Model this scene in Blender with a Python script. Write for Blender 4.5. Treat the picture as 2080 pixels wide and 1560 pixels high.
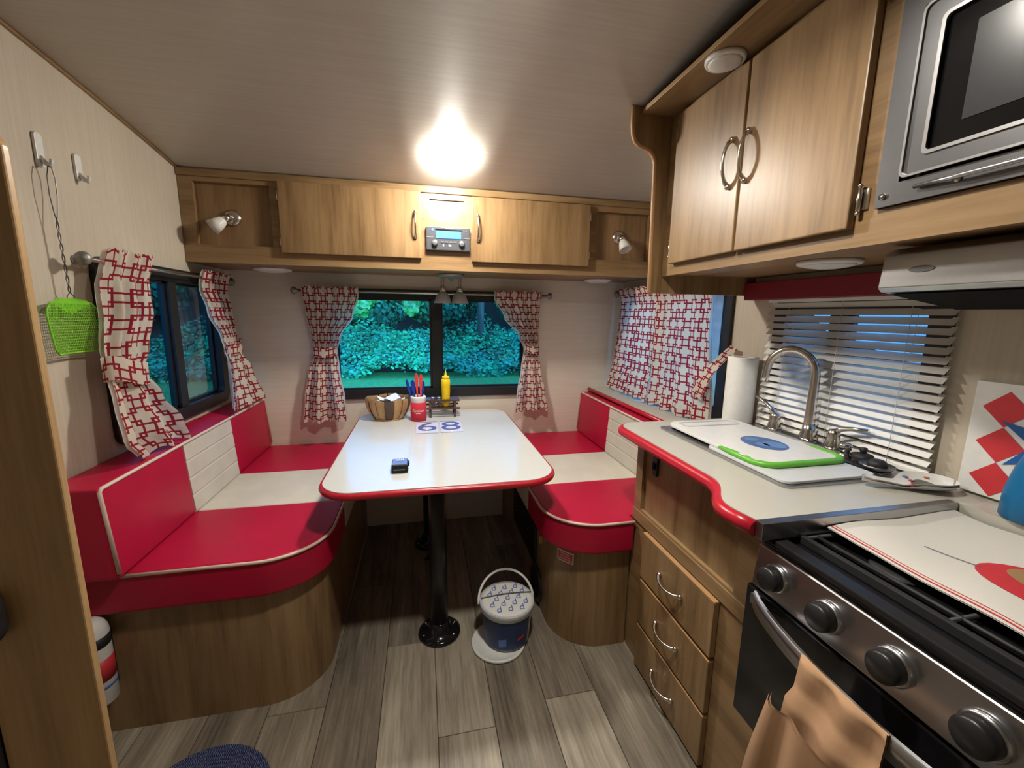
import bpy, bmesh, math, random
from mathutils import Vector, Matrix

for _o in list(bpy.data.objects):
    bpy.data.objects.remove(_o)
SC = bpy.context.scene
COL = SC.collection
PI = math.pi
random.seed(7)

# ------------------------------------------------------------------ camera
F_PX = 838.78
H = 1.34
R = ((0.97740622, -0.21093418, 0.01355886),      # right
     (-0.02220846, -0.16627654, -0.98582904),    # down
     (0.21019956, 0.96325432, -0.16720425))      # forward
cam_d = bpy.data.cameras.new('camera')
cam_d.sensor_fit = 'HORIZONTAL'
cam_d.sensor_width = 36.0
cam_d.lens = F_PX / 2080.0 * 36.0
cam_d.clip_start = 0.02
cam_d.clip_end = 200
cam = bpy.data.objects.new('camera', cam_d)
COL.objects.link(cam)
cam.matrix_world = Matrix(((R[0][0], -R[1][0], -R[2][0], 0.0),
                           (R[0][1], -R[1][1], -R[2][1], 0.0),
                           (R[0][2], -R[1][2], -R[2][2], H),
                           (0, 0, 0, 1)))
SC.camera = cam

# ------------------------------------------------------------------ world, exposure
SKY = (0.055, 0.24, 0.56)
SKY_STRENGTH = 2.3
LAMP_COL = (1.0, 0.94, 0.84)
LAMP_A = 165.0      # lamp over the table
LAMP_B = 168.0      # lamp over the aisle
world = bpy.data.worlds.new('dusk_sky')
SC.world = world
world.use_nodes = True
world.node_tree.nodes['Background'].inputs[0].default_value = (*SKY, 1)
world.node_tree.nodes['Background'].inputs[1].default_value = SKY_STRENGTH
vs = SC.view_settings
vs.view_transform = 'Standard'
vs.look = 'None'
vs.exposure = 1.58
vs.gamma = 1.0
vs.use_curve_mapping = False

# ------------------------------------------------------------------ pixel -> position helpers
def ray(x, y):
    a, b = (x - 1040) / F_PX, (y - 780) / F_PX
    return Vector([R[0][i] * a + R[1][i] * b + R[2][i] for i in range(3)])
def onX(x, y, v): d = ray(x, y); return d * (v / d.x) + Vector((0, 0, H))
def onY(x, y, v): d = ray(x, y); return d * (v / d.y) + Vector((0, 0, H))
def onZ(x, y, v): d = ray(x, y); return d * ((v - H) / d.z) + Vector((0, 0, H))

# ------------------------------------------------------------------ room dimensions (metres)
XL, XR, YB, YR = -1.034, 1.30, 2.568, -1.6
ZC = 0.925                       # counter top
ZT = 0.742                       # table top
def ceil_z(y): return 2.125 - (0.0427 * (y - 0.2) ** 2 if y > 0.2 else 0)

# ------------------------------------------------------------------ geometry builder
class G:
    def __init__(s): s.v = []; s.f = []; s.uv = {}; s.sm = []
    def quad(s, *p, uv=None, smooth=False):
        n = len(s.v); s.v += [Vector(q) for q in p]
        f = tuple(range(n, n + len(p)))
        if uv: s.uv[len(s.f)] = uv
        s.f.append(f); s.sm.append(smooth); return s
    def box(s, x0, x1, y0, y1, z0, z1):
        n = len(s.v)
        s.v += [Vector((x, y, z)) for z in (z0, z1) for y in (y0, y1) for x in (x0, x1)]
        for f in ((0, 2, 3, 1), (4, 5, 7, 6), (0, 1, 5, 4), (2, 6, 7, 3), (0, 4, 6, 2), (1, 3, 7, 5)):
            s.f.append(tuple(n + i for i in f)); s.sm.append(False)
        return s
    def prism(s, o, axis, t0, t1, smooth=False):
        def m(a, b, t): return Vector((a, b, t)) if axis == 'z' else Vector((a, t, b)) if axis == 'y' else Vector((t, a, b))
        n = len(s.v); k = len(o)
        s.v += [m(a, b, t0) for a, b in o] + [m(a, b, t1) for a, b in o]
        s.f.append(tuple(n + i for i in reversed(range(k)))); s.sm.append(False)
        s.f.append(tuple(n + k + i for i in range(k))); s.sm.append(False)
        for i in range(k):
            j = (i + 1) % k
            s.f.append((n + i, n + j, n + k + j, n + k + i)); s.sm.append(smooth)
        return s
    def tube(s, pts, r, n=8, closed=False, caps=True, flat=1.0):
        pts = [Vector(p) for p in pts]; k = len(pts)
        rr = r if isinstance(r, (list, tuple)) else [r] * k
        b = len(s.v); up = None
        for i, p in enumerate(pts):
            t = (pts[(i + 1) % k] - pts[i - 1]) if closed else (pts[min(i + 1, k - 1)] - pts[max(i - 1, 0)])
            if t.length < 1e-9: t = Vector((0, 0, 1))
            t.normalize()
            if up is None:
                up = Vector((0, 0, 1)) if abs(t.z) < .9 else Vector((1, 0, 0))
            a = up.cross(t)
            if a.length < 1e-6: a = Vector((1, 0, 0)).cross(t)
            a.normalize(); c = t.cross(a); up = c
            for j in range(n):
                th = 2 * PI * j / n
                s.v.append(p + a * (math.cos(th) * rr[i]) + c * (math.sin(th) * rr[i] * flat))
        for i in range(k if closed else k - 1):
            i2 = (i + 1) % k
            for j in range(n):
                j2 = (j + 1) % n
                s.f.append((b + i * n + j, b + i * n + j2, b + i2 * n + j2, b + i2 * n + j)); s.sm.append(True)
        if caps and not closed:
            s.f.append(tuple(b + j for j in reversed(range(n)))); s.sm.append(False)
            s.f.append(tuple(b + (k - 1) * n + j for j in range(n))); s.sm.append(False)
        return s
    def cyl(s, p0, p1, r0, r1=None, n=16): return s.tube([p0, p1], [r0, r0 if r1 is None else r1], n)
    def lathe(s, prof, o=(0, 0, 0), ax=(0, 0, 1), n=24, smooth=True):
        o = Vector(o); ax = Vector(ax).normalized()
        a = Vector((1, 0, 0)) if abs(ax.x) < .9 else Vector((0, 1, 0))
        a = (a - ax * a.dot(ax)).normalized(); c = ax.cross(a); b = len(s.v); k = len(prof)
        for r, h in prof:
            for j in range(n):
                th = 2 * PI * j / n
                s.v.append(o + ax * h + a * (max(r, 1e-5) * math.cos(th)) + c * (max(r, 1e-5) * math.sin(th)))
        for i in range(k - 1):
            for j in range(n):
                j2 = (j + 1) % n
                s.f.append((b + i * n + j, b + i * n + j2, b + (i + 1) * n + j2, b + (i + 1) * n + j)); s.sm.append(smooth)
        if prof[0][0] > 1e-4: s.f.append(tuple(b + j for j in reversed(range(n)))); s.sm.append(False)
        if prof[-1][0] > 1e-4: s.f.append(tuple(b + (k - 1) * n + j for j in range(n))); s.sm.append(False)
        return s
    def ball(s, o, r, n=12): return s.lathe([(r * math.sin(PI * i / n), -r * math.cos(PI * i / n)) for i in range(n + 1)], o, n=2 * n)
    def grid(s, fn, nu, nv, uvf=None, smooth=True, wrap=False):
        b = len(s.v)
        for j in range(nv + 1):
            for i in range(nu + (0 if wrap else 1)):
                s.v.append(Vector(fn(i / nu, j / nv)))
        w = nu if wrap else nu + 1
        for j in range(nv):
            for i in range(nu):
                i2 = (i + 1) % w if wrap else i + 1
                if uvf: s.uv[len(s.f)] = [uvf(i / nu, j / nv), uvf((i + 1) / nu, j / nv), uvf((i + 1) / nu, (j + 1) / nv), uvf(i / nu, (j + 1) / nv)]
                s.f.append((b + j * w + i, b + j * w + i2, b + (j + 1) * w + i2, b + (j + 1) * w + i)); s.sm.append(smooth)
        return s
    def xf(s, m, start=0):
        for i in range(start, len(s.v)): s.v[i] = m @ s.v[i]
        return s

def cells(a0, a1, b0, b1, holes):
    xs = sorted({a0, a1, *[h[0] for h in holes], *[h[1] for h in holes]}); xs = [x for x in xs if a0 <= x <= a1]
    zs = sorted({b0, b1, *[h[2] for h in holes], *[h[3] for h in holes]}); zs = [z for z in zs if b0 <= z <= b1]
    for i in range(len(xs) - 1):
        for j in range(len(zs) - 1):
            cx, cz = (xs[i] + xs[i + 1]) / 2, (zs[j] + zs[j + 1]) / 2
            if not any(h[0] < cx < h[1] and h[2] < cz < h[3] for h in holes): yield xs[i], xs[i + 1], zs[j], zs[j + 1]

def panel(g, axis, t0, t1, a0, a1, b0, b1, holes):
    """a flat slab with rectangular openings, as one clean shell"""
    xs = sorted({a0, a1, *[h[0] for h in holes], *[h[1] for h in holes]})
    zs = sorted({b0, b1, *[h[2] for h in holes], *[h[3] for h in holes]})
    def m(a, b, t): return (a, t, b) if axis == 'y' else (t, a, b)
    solid = {}
    for i in range(len(xs) - 1):
        for j in range(len(zs) - 1):
            cx, cz = (xs[i] + xs[i + 1]) / 2, (zs[j] + zs[j + 1]) / 2
            solid[i, j] = not any(h[0] < cx < h[1] and h[2] < cz < h[3] for h in holes)
    for (i, j), ok in solid.items():
        if not ok: continue
        A, B, C, D = xs[i], xs[i + 1], zs[j], zs[j + 1]
        for t in (t0, t1): g.quad(m(A, C, t), m(B, C, t), m(B, D, t), m(A, D, t))
        if not solid.get((i - 1, j)): g.quad(m(A, C, t0), m(A, D, t0), m(A, D, t1), m(A, C, t1))
        if not solid.get((i + 1, j)): g.quad(m(B, C, t0), m(B, D, t0), m(B, D, t1), m(B, C, t1))
        if not solid.get((i, j - 1)): g.quad(m(A, C, t0), m(B, C, t0), m(B, C, t1), m(A, C, t1))
        if not solid.get((i, j + 1)): g.quad(m(A, D, t0), m(B, D, t0), m(B, D, t1), m(A, D, t1))
    return g

def rrect(x0, x1, y0, y1, r, n=6):
    o = []
    for cx, cy, a in ((x1 - r, y1 - r, 0), (x0 + r, y1 - r, 90), (x0 + r, y0 + r, 180), (x1 - r, y0 + r, 270)):
        for i in range(n + 1):
            t = math.radians(a + 90 * i / n); o.append((cx + r * math.cos(t), cy + r * math.sin(t)))
    return o

ORG = {}
def mesh_of(g, name, off, bevel, seg=2):
    me = bpy.data.meshes.new(name)
    me.from_pydata([tuple(v - off) for v in g.v], [], g.f)
    if g.uv:
        ul = me.uv_layers.new(name='UVMap')
        for p in me.polygons:
            u = g.uv.get(p.index)
            if u:
                for k, li in enumerate(p.loop_indices): ul.data[li].uv = u[k]
    for p, s in zip(me.polygons, g.sm): p.use_smooth = s
    bm = bmesh.new(); bm.from_mesh(me)
    if not g.uv:
        bmesh.ops.remove_doubles(bm, verts=bm.verts, dist=1e-6)
    bmesh.ops.recalc_face_normals(bm, faces=bm.faces)
    if bevel:
        es = [e for e in bm.edges if len(e.link_faces) == 2 and e.calc_face_angle(0) > .6]
        if es: bmesh.ops.bevel(bm, geom=es, offset=bevel, segments=seg, profile=.6, affect='EDGES', clamp_overlap=True)
    bm.to_mesh(me); bm.free()
    return me

def setp(o, label=None, cat=None, group=None, kind=None):
    if label: o['label'] = label
    if cat: o['category'] = cat
    if group: o['group'] = group
    if kind: o['kind'] = kind
    return o

def thing(name, label, cat, loc, group=None, kind=None):
    o = bpy.data.objects.new(name, None); COL.objects.link(o)
    o.location = loc; o.empty_display_size = .05; ORG[o.name] = Vector(loc)
    return setp(o, label, cat, group, kind)

def part(g, name, mat, parent, bevel=0, label=None, kind=None, seg=2):
    off = ORG[parent.name]
    o = bpy.data.objects.new(name, mesh_of(g, name, off, bevel, seg)); COL.objects.link(o)
    o.parent = parent; ORG[o.name] = off
    if mat: o.data.materials.append(mat)
    return setp(o, label, kind=kind)

def solo(g, name, mat, label, cat, group=None, bevel=0, kind=None, loc=None, seg=2):
    if loc is None:
        xs = [v.x for v in g.v]; ys = [v.y for v in g.v]; zs = [v.z for v in g.v]
        loc = Vector(((min(xs) + max(xs)) / 2, (min(ys) + max(ys)) / 2, min(zs)))
    loc = Vector(loc)
    o = bpy.data.objects.new(name, mesh_of(g, name, loc, bevel, seg)); COL.objects.link(o)
    o.location = loc; ORG[o.name] = loc
    if mat: o.data.materials.append(mat)
    return setp(o, label, cat, group, kind)

def struct(g, name, mat, bevel=0): return solo(g, name, mat, None, None, bevel=bevel, kind='structure', loc=(0, 0, 0))

def text_g(txt, size, m, shear=0.0, depth=.0004):
    cu = bpy.data.curves.new('lettering', 'FONT'); cu.body = txt; cu.size = size; cu.align_x = 'CENTER'; cu.align_y = 'CENTER'
    cu.extrude = depth; cu.shear = shear; cu.resolution_u = 3
    o = bpy.data.objects.new('lettering', cu); COL.objects.link(o)
    dg = bpy.context.evaluated_depsgraph_get()
    me = bpy.data.meshes.new_from_object(o.evaluated_get(dg))
    g = G(); g.v = [m @ v.co for v in me.vertices]; g.f = [tuple(p.vertices) for p in me.polygons]; g.sm = [False] * len(g.f)
    bpy.data.objects.remove(o); bpy.data.meshes.remove(me)
    return g

def merge(a, b):
    n = len(a.v); a.v += b.v
    for i, u in b.uv.items(): a.uv[len(a.f) + i] = u
    a.f += [tuple(n + i for i in f) for f in b.f]; a.sm += b.sm
    return a

def frame_m(o, ex, ey):
    """matrix: local x -> ex, local y -> ey, origin o"""
    ex = Vector(ex).normalized(); ey = Vector(ey).normalized(); ez = ex.cross(ey)
    o = Vector(o)
    return Matrix(((ex.x, ey.x, ez.x, o.x), (ex.y, ey.y, ez.y, o.y), (ex.z, ey.z, ez.z, o.z), (0, 0, 0, 1)))

# ------------------------------------------------------------------ materials
class N:
    def __init__(s, name):
        s.m = bpy.data.materials.new(name); s.m.use_nodes = True; s.t = s.m.node_tree
        s.b = s.t.nodes['Principled BSDF']; s.out = s.t.nodes['Material Output']
    def add(s, ty, **kw):
        n = s.t.nodes.new(ty)
        for k, v in kw.items():
            if k in n.inputs: n.inputs[k].default_value = v
            else: setattr(n, k, v)
        return n
    def link(s, a, b): s.t.links.new(a, b)
    def math(s, op, a, b=None, c=None):
        n = s.t.nodes.new('ShaderNodeMath'); n.operation = op
        for i, v in enumerate((a, b, c)):
            if v is None: continue
            if isinstance(v, (int, float)): n.inputs[i].default_value = v
            else: s.link(v, n.inputs[i])
        return n.outputs[0]
    def mix(s, fac, a, b):
        n = s.t.nodes.new('ShaderNodeMix'); n.data_type = 'RGBA'
        for i, v in ((0, fac), (6, a), (7, b)):
            if isinstance(v, (int, float)): n.inputs[i].default_value = v
            elif isinstance(v, tuple): n.inputs[i].default_value = (*v, 1) if len(v) == 3 else v
            else: s.link(v, n.inputs[i])
        return n.outputs[2]
    def coords(s, scale=(1, 1, 1), kind='Object'):
        tc = s.add('ShaderNodeTexCoord'); mp = s.add('ShaderNodeMapping')
        mp.inputs['Scale'].default_value = scale; s.link(tc.outputs[kind], mp.inputs[0]); return mp.outputs[0]
    def noise(s, vec, scale=5, detail=4, rough=.6):
        n = s.add('ShaderNodeTexNoise'); n.inputs['Scale'].default_value = scale
        n.inputs['Detail'].default_value = detail; n.inputs['Roughness'].default_value = rough
        if vec is not None: s.link(vec, n.inputs['Vector'])
        return n.outputs[0]
    def ramp(s, fac, stops):
        n = s.add('ShaderNodeValToRGB'); e = n.color_ramp.elements
        while len(e) < len(stops): e.new(.5)
        for k, (p, c) in enumerate(stops): e[k].position = p; e[k].color = (*c, 1)
        s.link(fac, n.inputs[0]); return n.outputs[0]
    def bump(s, h, strength=.2, dist=.002):
        n = s.add('ShaderNodeBump'); n.inputs['Strength'].default_value = strength; n.inputs['Distance'].default_value = dist
        s.link(h, n.inputs['Height']); s.link(n.outputs[0], s.b.inputs['Normal'])

def plain(name, col, rough=.5, metal=0., spec=.5, coat=0., trans=0., var=.06):
    n = N(name); b = n.b
    b.inputs['Roughness'].default_value = rough; b.inputs['Metallic'].default_value = metal
    b.inputs['Specular IOR Level'].default_value = spec; b.inputs['Coat Weight'].default_value = coat
    b.inputs['Transmission Weight'].default_value = trans
    if var:
        f = n.noise(n.coords((1, 1, 1)), 40, 3)
        c2 = tuple(max(0, c * (1 - var * 2)) for c in col)
        n.link(n.mix(f, c2, tuple(min(1, c * (1 + var)) for c in col)), b.inputs['Base Color'])
    else:
        b.inputs['Base Color'].default_value = (*col, 1)
    return n.m

def wood(name, dark, mid, light, axis='z', rough=.38, fine=1.0, knots=True):
    n = N(name)
    lo = {'x': (1.2, 12, 12), 'y': (12, 1.2, 12), 'z': (12, 12, 1.2)}[axis]
    hi = {'x': (5, 90, 90), 'y': (90, 5, 90), 'z': (90, 90, 5)}[axis]
    oi = n.add('ShaderNodeObjectInfo')
    vm = n.add('ShaderNodeVectorMath'); vm.operation = 'ADD'
    c0 = n.coords(lo); n.link(c0, vm.inputs[0])
    cx = n.add('ShaderNodeCombineXYZ')
    r = n.math('MULTIPLY', oi.outputs['Random'], 37.0); n.link(r, cx.inputs[0]); n.link(r, cx.inputs[1]); n.link(r, cx.inputs[2])
    n.link(cx.outputs[0], vm.inputs[1])
    a = n.noise(vm.outputs[0], 1.0, 5, .62)
    b = n.noise(n.coords(hi), fine, 3, .6)
    f = n.math('ADD', n.math('MULTIPLY', a, .72), n.math('MULTIPLY', b, .28))
    col = n.ramp(f, [(.30, dark), (.5, mid), (.68, light)])
    n.link(col, n.b.inputs['Base Color'])
    n.b.inputs['Roughness'].default_value = rough
    n.bump(b, .06, .001)
    return n.m

def emit(name, col, strength):
    n = N(name); n.b.inputs['Base Color'].default_value = (*col, 1)
    n.b.inputs['Emission Color'].default_value = (*col, 1); n.b.inputs['Emission Strength'].default_value = strength
    return n.m

def pane(name, tint, refl=1.0):
    n = N(name); n.t.nodes.remove(n.b)
    tr = n.add('ShaderNodeBsdfTransparent'); tr.inputs[0].default_value = (*tint, 1)
    gl = n.add('ShaderNodeBsdfGlossy'); gl.inputs['Roughness'].default_value = .02
    fr = n.add('ShaderNodeFresnel'); fr.inputs[0].default_value = 1.45
    mx = n.add('ShaderNodeMixShader'); n.link(n.math('MULTIPLY', fr.outputs[0], refl), mx.inputs[0])
    n.link(tr.outputs[0], mx.inputs[1]); n.link(gl.outputs[0], mx.inputs[2]); n.link(mx.outputs[0], n.out.inputs[0])
    return n.m

def fret(name, P=.043):
    """red interlaced-square fretwork on cream cloth, drawn in fabric coordinates (metres)"""
    n = N(name)
    uv = n.add('ShaderNodeUVMap'); sp = n.add('ShaderNodeSeparateXYZ'); n.link(uv.outputs[0], sp.inputs[0])
    def ring(o):
        a = n.math('MULTIPLY', n.math('ABSOLUTE', n.math('SUBTRACT', n.math('FRACT', n.math('ADD', n.math('DIVIDE', sp.outputs[0], 2 * P), o)), .5)), 2.)
        b = n.math('MULTIPLY', n.math('ABSOLUTE', n.math('SUBTRACT', n.math('FRACT', n.math('ADD', n.math('DIVIDE', sp.outputs[1], 2 * P), o)), .5)), 2.)
        d = n.math('ABSOLUTE', n.math('SUBTRACT', n.math('MAXIMUM', a, b), .66))
        return n.math('LESS_THAN', d, .080)
    m = n.math('MAXIMUM', ring(.25), ring(.75))
    col = n.mix(m, (.82, .765, .66), (.36, .028, .05))
    n.link(col, n.b.inputs['Base Color']); n.b.inputs['Roughness'].default_value = .85
    n.b.inputs['Specular IOR Level'].default_value = .1
    tl = n.add('ShaderNodeBsdfTranslucent'); n.link(col, tl.inputs[0])
    mx = n.add('ShaderNodeMixShader'); mx.inputs[0].default_value = .5
    n.link(n.b.outputs[0], mx.inputs[1]); n.link(tl.outputs[0], mx.inputs[2]); n.link(mx.outputs[0], n.out.inputs[0])
    return n.m

M = {}
M['wood_v'] = wood('oak_grain_upright', (.115, .062, .025), (.235, .143, .064), (.325, .208, .102), 'z')
M['wood_h'] = wood('oak_grain_along_x', (.115, .062, .025), (.235, .143, .064), (.325, .208, .102), 'x')
M['wood_y'] = wood('oak_grain_along_y', (.115, .062, .025), (.235, .143, .064), (.325, .208, .102), 'y')
M['wood_dark'] = wood('oak_dark_panel', (.12, .066, .028), (.21, .12, .052), (.28, .165, .078), 'z')
M['edge'] = plain('oak_cut_edge', (.42, .23, .10), .55)
M['plank'] = None
def wallmat(name, axis, lo=(.50, .43, .335), hi=(.62, .545, .44)):
    n = N(name)
    sc = {'x': (2, 60, 60), 'z': (60, 60, 2), 'y': (60, 2, 60)}[axis]
    a = n.noise(n.coords(sc), 1.5, 4, .65); b = n.noise(n.coords((3, 3, 3)), 1.2, 2)
    f = n.math('ADD', n.math('MULTIPLY', a, .7), n.math('MULTIPLY', b, .3))
    n.link(n.ramp(f, [(.3, lo), (.7, hi)]), n.b.inputs['Base Color'])
    n.b.inputs['Roughness'].default_value = .55; n.bump(a, .05, .001)
    return n.m
M['wall_x'] = wallmat('linen_panel_along_x', 'x', (.635, .585, .485), (.745, .695, .59))  # same panel as the side walls, lightened against the overhead cabinet's shadow
M['wall_z'] = wallmat('linen_panel_upright', 'z', (.46, .40, .31), (.58, .51, .41))  # same panel, darkened to temper strong lamplight on the side walls
def ceilmat():
    n = N('ceiling_panel')
    a = n.noise(n.coords((2, 60, 60)), 1.5, 4, .65)
    n.link(n.ramp(a, [(.3, (.60, .565, .51)), (.7, (.69, .655, .60))]), n.b.inputs['Base Color'])
    n.b.inputs['Roughness'].default_value = .33; n.bump(a, .04, .001)
    return n.m
M['ceil'] = ceilmat()
def plankmat():
    n = N('weathered_plank_vinyl')
    oi = n.add('ShaderNodeObjectInfo')
    vm = n.add('ShaderNodeVectorMath'); vm.operation = 'ADD'; n.link(n.coords((9, 1.1, 9)), vm.inputs[0])
    cx = n.add('ShaderNodeCombineXYZ'); r = n.math('MULTIPLY', oi.outputs['Random'], 50.0); n.link(r, cx.inputs[0]); n.link(r, cx.inputs[1])
    n.link(cx.outputs[0], vm.inputs[1])
    a = n.noise(vm.outputs[0], 1.3, 6, .68)
    vm2 = n.add('ShaderNodeVectorMath'); vm2.operation = 'ADD'; n.link(n.coords((120, 4, 120)), vm2.inputs[0]); n.link(cx.outputs[0], vm2.inputs[1])
    b = n.noise(vm2.outputs[0], 1, 3, .6)
    f = n.math('ADD', n.math('MULTIPLY', a, .68), n.math('MULTIPLY', b, .32))
    f = n.math('ADD', f, n.math('MULTIPLY', n.math('SUBTRACT', oi.outputs['Random'], .5), .20))
    n.link(n.ramp(f, [(.30, (.085, .070, .052)), (.5, (.24, .205, .155)), (.70, (.46, .41, .32))]), n.b.inputs['Base Color'])
    n.b.inputs['Roughness'].default_value = .42; n.bump(b, .12, .001)
    return n.m
M['plank'] = plankmat()
M['joint'] = plain('plank_joint', (.03, .024, .018), .8)
M['black'] = plain('black_satin', (.012, .012, .013), .38)
M['blackgloss'] = plain('black_enamel', (.008, .008, .010), .12)
M['blackmat'] = plain('black_matt', (.016, .016, .017), .6)
M['oven_glass'] = plain('oven_glass', (.006, .006, .007), .08, var=0)
M['chrome'] = plain('brushed_nickel', (.62, .58, .53), .22, 1.0, var=.03)
M['steel'] = plain('stainless_steel', (.46, .46, .47), .30, 1.0, var=.03)
M['steel_dark'] = plain('dark_stainless', (.15, .15, .155), .34, 1.0, var=.03)
M['pewter'] = plain('pewter_metal', (.30, .29, .28), .5, .8, var=.03)
M['laminate'] = plain('cream_laminate', (.46, .445, .39), .28, var=.02)
M['table'] = plain('white_laminate', (.57, .575, .555), .16, var=.02)
M['redtrim'] = plain('red_edge_moulding', (.42, .010, .024), .3)
M['red'] = None
def vinyl(name, c, rough, grain=260, st=.12):
    n = N(name); v = n.noise(n.coords(), grain, 2); w = n.noise(n.coords(), 6, 2)
    n.link(n.mix(w, tuple(k * .8 for k in c), tuple(min(1, k * 1.15) for k in c)), n.b.inputs['Base Color'])
    n.b.inputs['Roughness'].default_value = rough; n.b.inputs['Specular IOR Level'].default_value = .28
    n.bump(v, st, .0006); return n.m
M['red'] = vinyl('red_vinyl', (.40, .006, .036), .42)
M['cream'] = vinyl('cream_vinyl', (.58, .54, .45), .5, 160, .3)
M['piping'] = plain('cream_piping', (.66, .52, .43), .45)
M['fret'] = fret('red_fretwork_cloth')
def cloth(name, c, tr=.35):
    n = N(name); n.b.inputs['Base Color'].default_value = (*c, 1); n.b.inputs['Roughness'].default_value = .9
    w = n.noise(n.coords((1, 1, 1)), 300, 2); n.bump(w, .1, .0006)
    n.link(n.mix(w, tuple(k * .88 for k in c), c), n.b.inputs['Base Color'])
    if tr:
        tl = n.add('ShaderNodeBsdfTranslucent'); tl.inputs[0].default_value = (*c, 1)
        mx = n.add('ShaderNodeMixShader'); mx.inputs[0].default_value = tr
        n.link(n.b.outputs[0], mx.inputs[1]); n.link(tl.outputs[0], mx.inputs[2]); n.link(mx.outputs[0], n.out.inputs[0])
    return n.m
M['lining'] = cloth('white_lining', (.78, .76, .72), .6)
M['towel'] = cloth('white_dish_cloth', (.66, .64, .59), 0)
M['brown_towel'] = cloth('tan_towel', (.46, .27, .15), 0)
M['white'] = plain('white_plastic', (.74, .74, .72), .35)
M['frost'] = plain('frosted_glass', (.72, .70, .66), .45)
M['lens'] = plain('white_lens', (.70, .69, .67), .4)
M['green'] = plain('lime_green_plastic', (.20, .55, .02), .4)
M['green2'] = plain('green_rubber', (.13, .46, .04), .4)
M['yellow'] = plain('yellow_plastic', (.85, .58, .005), .3)
M['blue'] = plain('blue_plastic', (.005, .035, .36), .3)
M['redplastic'] = plain('red_clear_plastic', (.75, .05, .05), .25)
M['koozie'] = plain('red_foam', (.56, .022, .045), .8)
M['foam'] = plain('white_foam', (.80, .79, .75), .8)
M['navy'] = plain('navy_print', (.012, .035, .115), .45)
M['blueprint'] = plain('blue_print', (.11, .2, .52), .6)
M['purpleblue'] = plain('dark_blue_print', (.07, .09, .24), .5)
M['redprint'] = plain('red_print', (.58, .03, .04), .5)
M['bluestar'] = plain('star_blue_print', (.01, .10, .34), .5)
M['teal'] = plain('teal_blue_plastic', (.0, .13, .32), .35)
M['paper'] = plain('white_paper', (.78, .77, .74), .9)
M['picnic'] = wood('dark_walnut', (.05, .022, .014), (.09, .042, .028), (.14, .07, .05), 'x')
M['bark'] = wood('basket_slat', (.20, .10, .04), (.46, .27, .12), (.60, .38, .18), 'z', .5)
M['bark2'] = wood('basket_slat_pale', (.34, .19, .08), (.56, .35, .17), (.68, .46, .24), 'z', .5)
M['bark3'] = wood('basket_slat_brown', (.12, .055, .02), (.30, .16, .07), (.42, .25, .11), 'z', .5)
M['filter'] = plain('matt_black_filter', (.005, .005, .005), .8, spec=.1)  # near black with hardly any gloss
M['bark_dark'] = plain('bark_patch', (.10, .06, .04), .6)
M['screen'] = emit('lit_blue_screen', (.02, .10, .55), .9)
M['radio'] = plain('grey_radio_face', (.045, .047, .055), .35)
M['radio2'] = plain('grey_radio_trim', (.16, .165, .18), .35, .4)
M['valance'] = plain('dark_red_valance', (.20, .004, .014), .5)
M['slat'] = plain('white_blind_slat', (.80, .79, .76), .45, var=.02)
M['rug'] = None
def rugmat():
    n = N('blue_braided_cloth'); w = n.add('ShaderNodeTexWave'); w.inputs['Scale'].default_value = 60; w.inputs['Distortion'].default_value = 5
    n.link(n.coords((1, 1, 1)), w.inputs[0]); v = n.noise(n.coords(), 160, 3)
    f = n.math('ADD', n.math('MULTIPLY', w.outputs[1], .5), n.math('MULTIPLY', v, .5))
    n.link(n.ramp(f, [(.3, (.012, .016, .06)), (.55, (.03, .05, .19)), (.8, (.22, .26, .42))]), n.b.inputs['Base Color'])
    n.b.inputs['Roughness'].default_value = .95; n.bump(f, .8, .006); return n.m
M['rug'] = rugmat()
M['glass_clear'] = pane('clear_pane', (.92, .97, .96), .8)
M['glass_tint'] = pane('tinted_pane', (.45, .50, .52), .45)
M['glass_dark'] = pane('dark_tinted_pane', (.26, .30, .33), .4)
M['jar'] = plain('clear_glass', (.9, .92, .92), .05, trans=.95, var=0)
M['lampglass'] = emit('lit_lamp_glass', LAMP_COL, LAMP_A)
M['lampglass2'] = emit('lit_aisle_lamp_glass', LAMP_COL, LAMP_B)
def leaf(name, a, b):
    n = N(name); oi = n.add('ShaderNodeNewGeometry')
    sh = n.math('MULTIPLY', n.noise(n.coords((1, 1, 1)), .9, 3), 1.0)
    base = n.mix(oi.outputs['Random Per Island'], a, b)
    cool = n.mix(oi.outputs['Random Per Island'], (a[0], a[1] * .7, a[2] * 1.4), (b[0], b[1] * .55, b[2] * 1.35))
    n.link(n.mix(n.ramp(sh, [(.42, (0, 0, 0)), (.66, (.6, .6, .6))]), base, cool), n.b.inputs['Base Color']); n.b.inputs['Roughness'].default_value = .6
    n.b.inputs['Specular IOR Level'].default_value = .2
    return n.m
M['leaf'] = leaf('leaf_green', (.012, .13, .045), (.07, .85, .36))
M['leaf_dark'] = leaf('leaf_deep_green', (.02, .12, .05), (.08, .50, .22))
M['leaf_pale'] = leaf('leaf_pale_green', (.25, .75, .18), (.45, .95, .40))
M['soil'] = plain('woodland_floor', (.05, .055, .04), .95)
def grassmat():
    n = N('lawn_grass'); v = n.noise(n.coords(), 9, 6, .7)
    n.link(n.ramp(v, [(.3, (.04, .22, .06)), (.7, (.12, .48, .14))]), n.b.inputs['Base Color']); n.b.inputs['Roughness'].default_value = .9
    return n.m
M['grass'] = grassmat()
M['trunk'] = wood('tree_bark', (.10, .085, .07), (.2, .18, .16), (.34, .31, .28), 'z', .9)
M['orange'] = plain('orange_petal', (.8, .25, .02), .6)

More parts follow.
